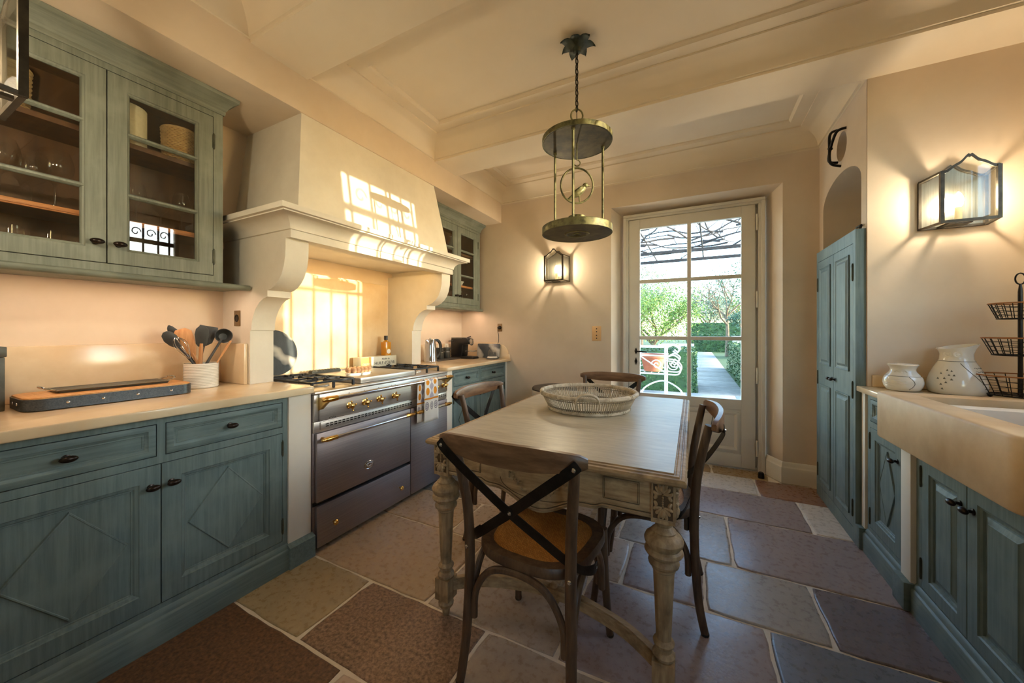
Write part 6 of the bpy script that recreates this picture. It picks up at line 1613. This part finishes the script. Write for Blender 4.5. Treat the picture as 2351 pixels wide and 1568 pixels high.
# white wrought iron plant stand with pots
ps = thing('plant_stand', 'white wrought iron plant stand with scrolls on the terrace', 'stand', (-0.78, 5.75, GZ))
m = MB()
def scroll(c, r0, turns, a0, flip=1): return [(c[0]+flip*r0*(1-k/26)*math.cos(a0+turns*2*PI*k/22), c[1], c[2]+r0*(1-k/26)*math.sin(a0+turns*2*PI*k/22)) for k in range(23)]
for yy in (-0.20, 0.20):
    for zz in (0.76, 1.02, 1.14): m.tube([(-0.62, yy, zz), (0.42, yy, zz)], 0.014, 6)
    for x in (-0.60, -0.1, 0.40):
        m.tube([(x, yy, 0.0), (x, yy, 1.16)], 0.013, 6)
        for s in (-1, 1): m.tube(scroll((x+s*0.11, yy, 0.89), 0.075, 1.5, PI if s > 0 else 0, s), 0.009, 5)
    m.tube([(-0.60, yy, 1.12), (-0.1, yy, 0.78)], 0.010, 5); m.tube([(-0.1, yy, 1.12), (0.40, yy, 0.78)], 0.010, 5)
    for zz in (0.98, 1.12): m.tube(smoothpath([(0.40, yy, zz), (0.50, yy, zz+0.05), (0.58, yy, zz), (0.55, yy, zz-0.06), (0.50, yy, zz-0.03)], 5), 0.011, 5)
    m.tube(smoothpath([(0.40, yy, 0.95), (0.53, yy, 0.93), (0.60, yy, 0.84), (0.56, yy, 0.76), (0.40, yy, 0.76)], 5), 0.011, 5)
for x in (-0.60, -0.1, 0.40):
    for zz in (0.76, 1.14): m.tube([(x, -0.20, zz), (x, 0.20, zz)], 0.011, 6)
for k in range(11): m.tube([(-0.60+0.1*k, -0.20, 0.76), (-0.60+0.1*k, 0.20, 0.76)], 0.006, 5)
m.build('frame', WIRON, ps)
pot = None
for x, lab in ((-0.98, 'terracotta pot at the left of the white plant stand'), (-0.56, 'terracotta pot at the right of the white plant stand')):
    pot_p = [(0.12, 0), (0.125, 0.01), (0.165, 0.19), (0.182, 0.20), (0.185, 0.245), (0.175, 0.25)]
    if pot is None: pot = lathe_thing('terracotta_pot', lab, 'pot', (x, 5.75, GZ+0.778), pot_p, TERRA, 28, 'terracotta pots on the plant stand', 0.012)
    else: c = pot.copy(); COL.objects.link(c); c.location = (x, 5.75, GZ+0.778); c['label'] = lab
fpt = thing('flower_pot', 'small terracotta pot of white leafy flowers below the plant stand', 'plant', (-1.15, 6.45, GZ))
MB().shell([(0.09, 0), (0.13, 0.2), (0.14, 0.22)], (0, 0, 0), 20, 0.01).build('pot', TERRA, fpt)
rr = random.Random(9); leaves('flowers', WIRON, [(rr.gauss(0, 0.13), rr.gauss(0, 0.13), 0.36+rr.gauss(0, 0.10)) for _ in range(120)], 0.04, rr, fpt)
leaves('foliage', LEAFB, [(rr.gauss(0, 0.12), rr.gauss(0, 0.12), 0.32+rr.gauss(0, 0.09)) for _ in range(300)], 0.045, rr, fpt)
hp = thing('garden_hoop', 'white iron hoop backed garden chair, its round seat rail low in the door glass', 'chair', (-0.38, 4.85, GZ))
m = MB().tube([(0.24*math.cos(2*PI*k/32), 0.24*math.sin(2*PI*k/32), 0.46) for k in range(32)], 0.012, 6, closed=True)
for k in range(4): a = PI/4+PI/2*k; m.tube([(0.22*math.cos(a), 0.22*math.sin(a), 0.46), (0.27*math.cos(a), 0.27*math.sin(a), 0.0)], 0.011, 6)
m.tube(smoothpath([(-0.24, 0.0, 0.46), (-0.22, 0.16, 0.62), (0.0, 0.26, 0.72), (0.22, 0.16, 0.62), (0.24, 0.0, 0.46)], 6), 0.011, 6)
for k in range(7): m.tube([(-0.22+0.0733*k, -math.sqrt(max(0, 0.0576-(-0.22+0.0733*k)**2)), 0.46), (-0.22+0.0733*k, math.sqrt(max(0, 0.0576-(-0.22+0.0733*k)**2)), 0.46)], 0.006, 5)
m.build('frame', WIRON, hp)
hs = thing('garden_house', 'pale garden building half hidden at the right end of the path', 'building', (3.2, 21.0, GZ-0.03))
MB().box(-1.35, 1.4, 0, 2.5, 0, 1.05).build('wall', STONEH, hs); MB().box(-1.4, 1.45, -0.05, 2.55, 1.05, 1.12).build('coping', GRAVEL, hs)
bn2 = thing('garden_bench', 'small white garden bench beyond the left hedge', 'bench', (-0.55, 14.0, GZ-0.03), 0.3)
m = MB().box(-0.6, 0.6, -0.2, 0.2, 0.42, 0.46).box(-0.6, 0.6, 0.18, 0.22, 0.60, 0.95)
for x in (-0.55, 0.55): m.box(x-0.03, x+0.03, -0.2, -0.14, 0, 0.42).box(x-0.03, x+0.03, 0.16, 0.22, 0, 0.95)
m.build('frame', WIRON, bn2)
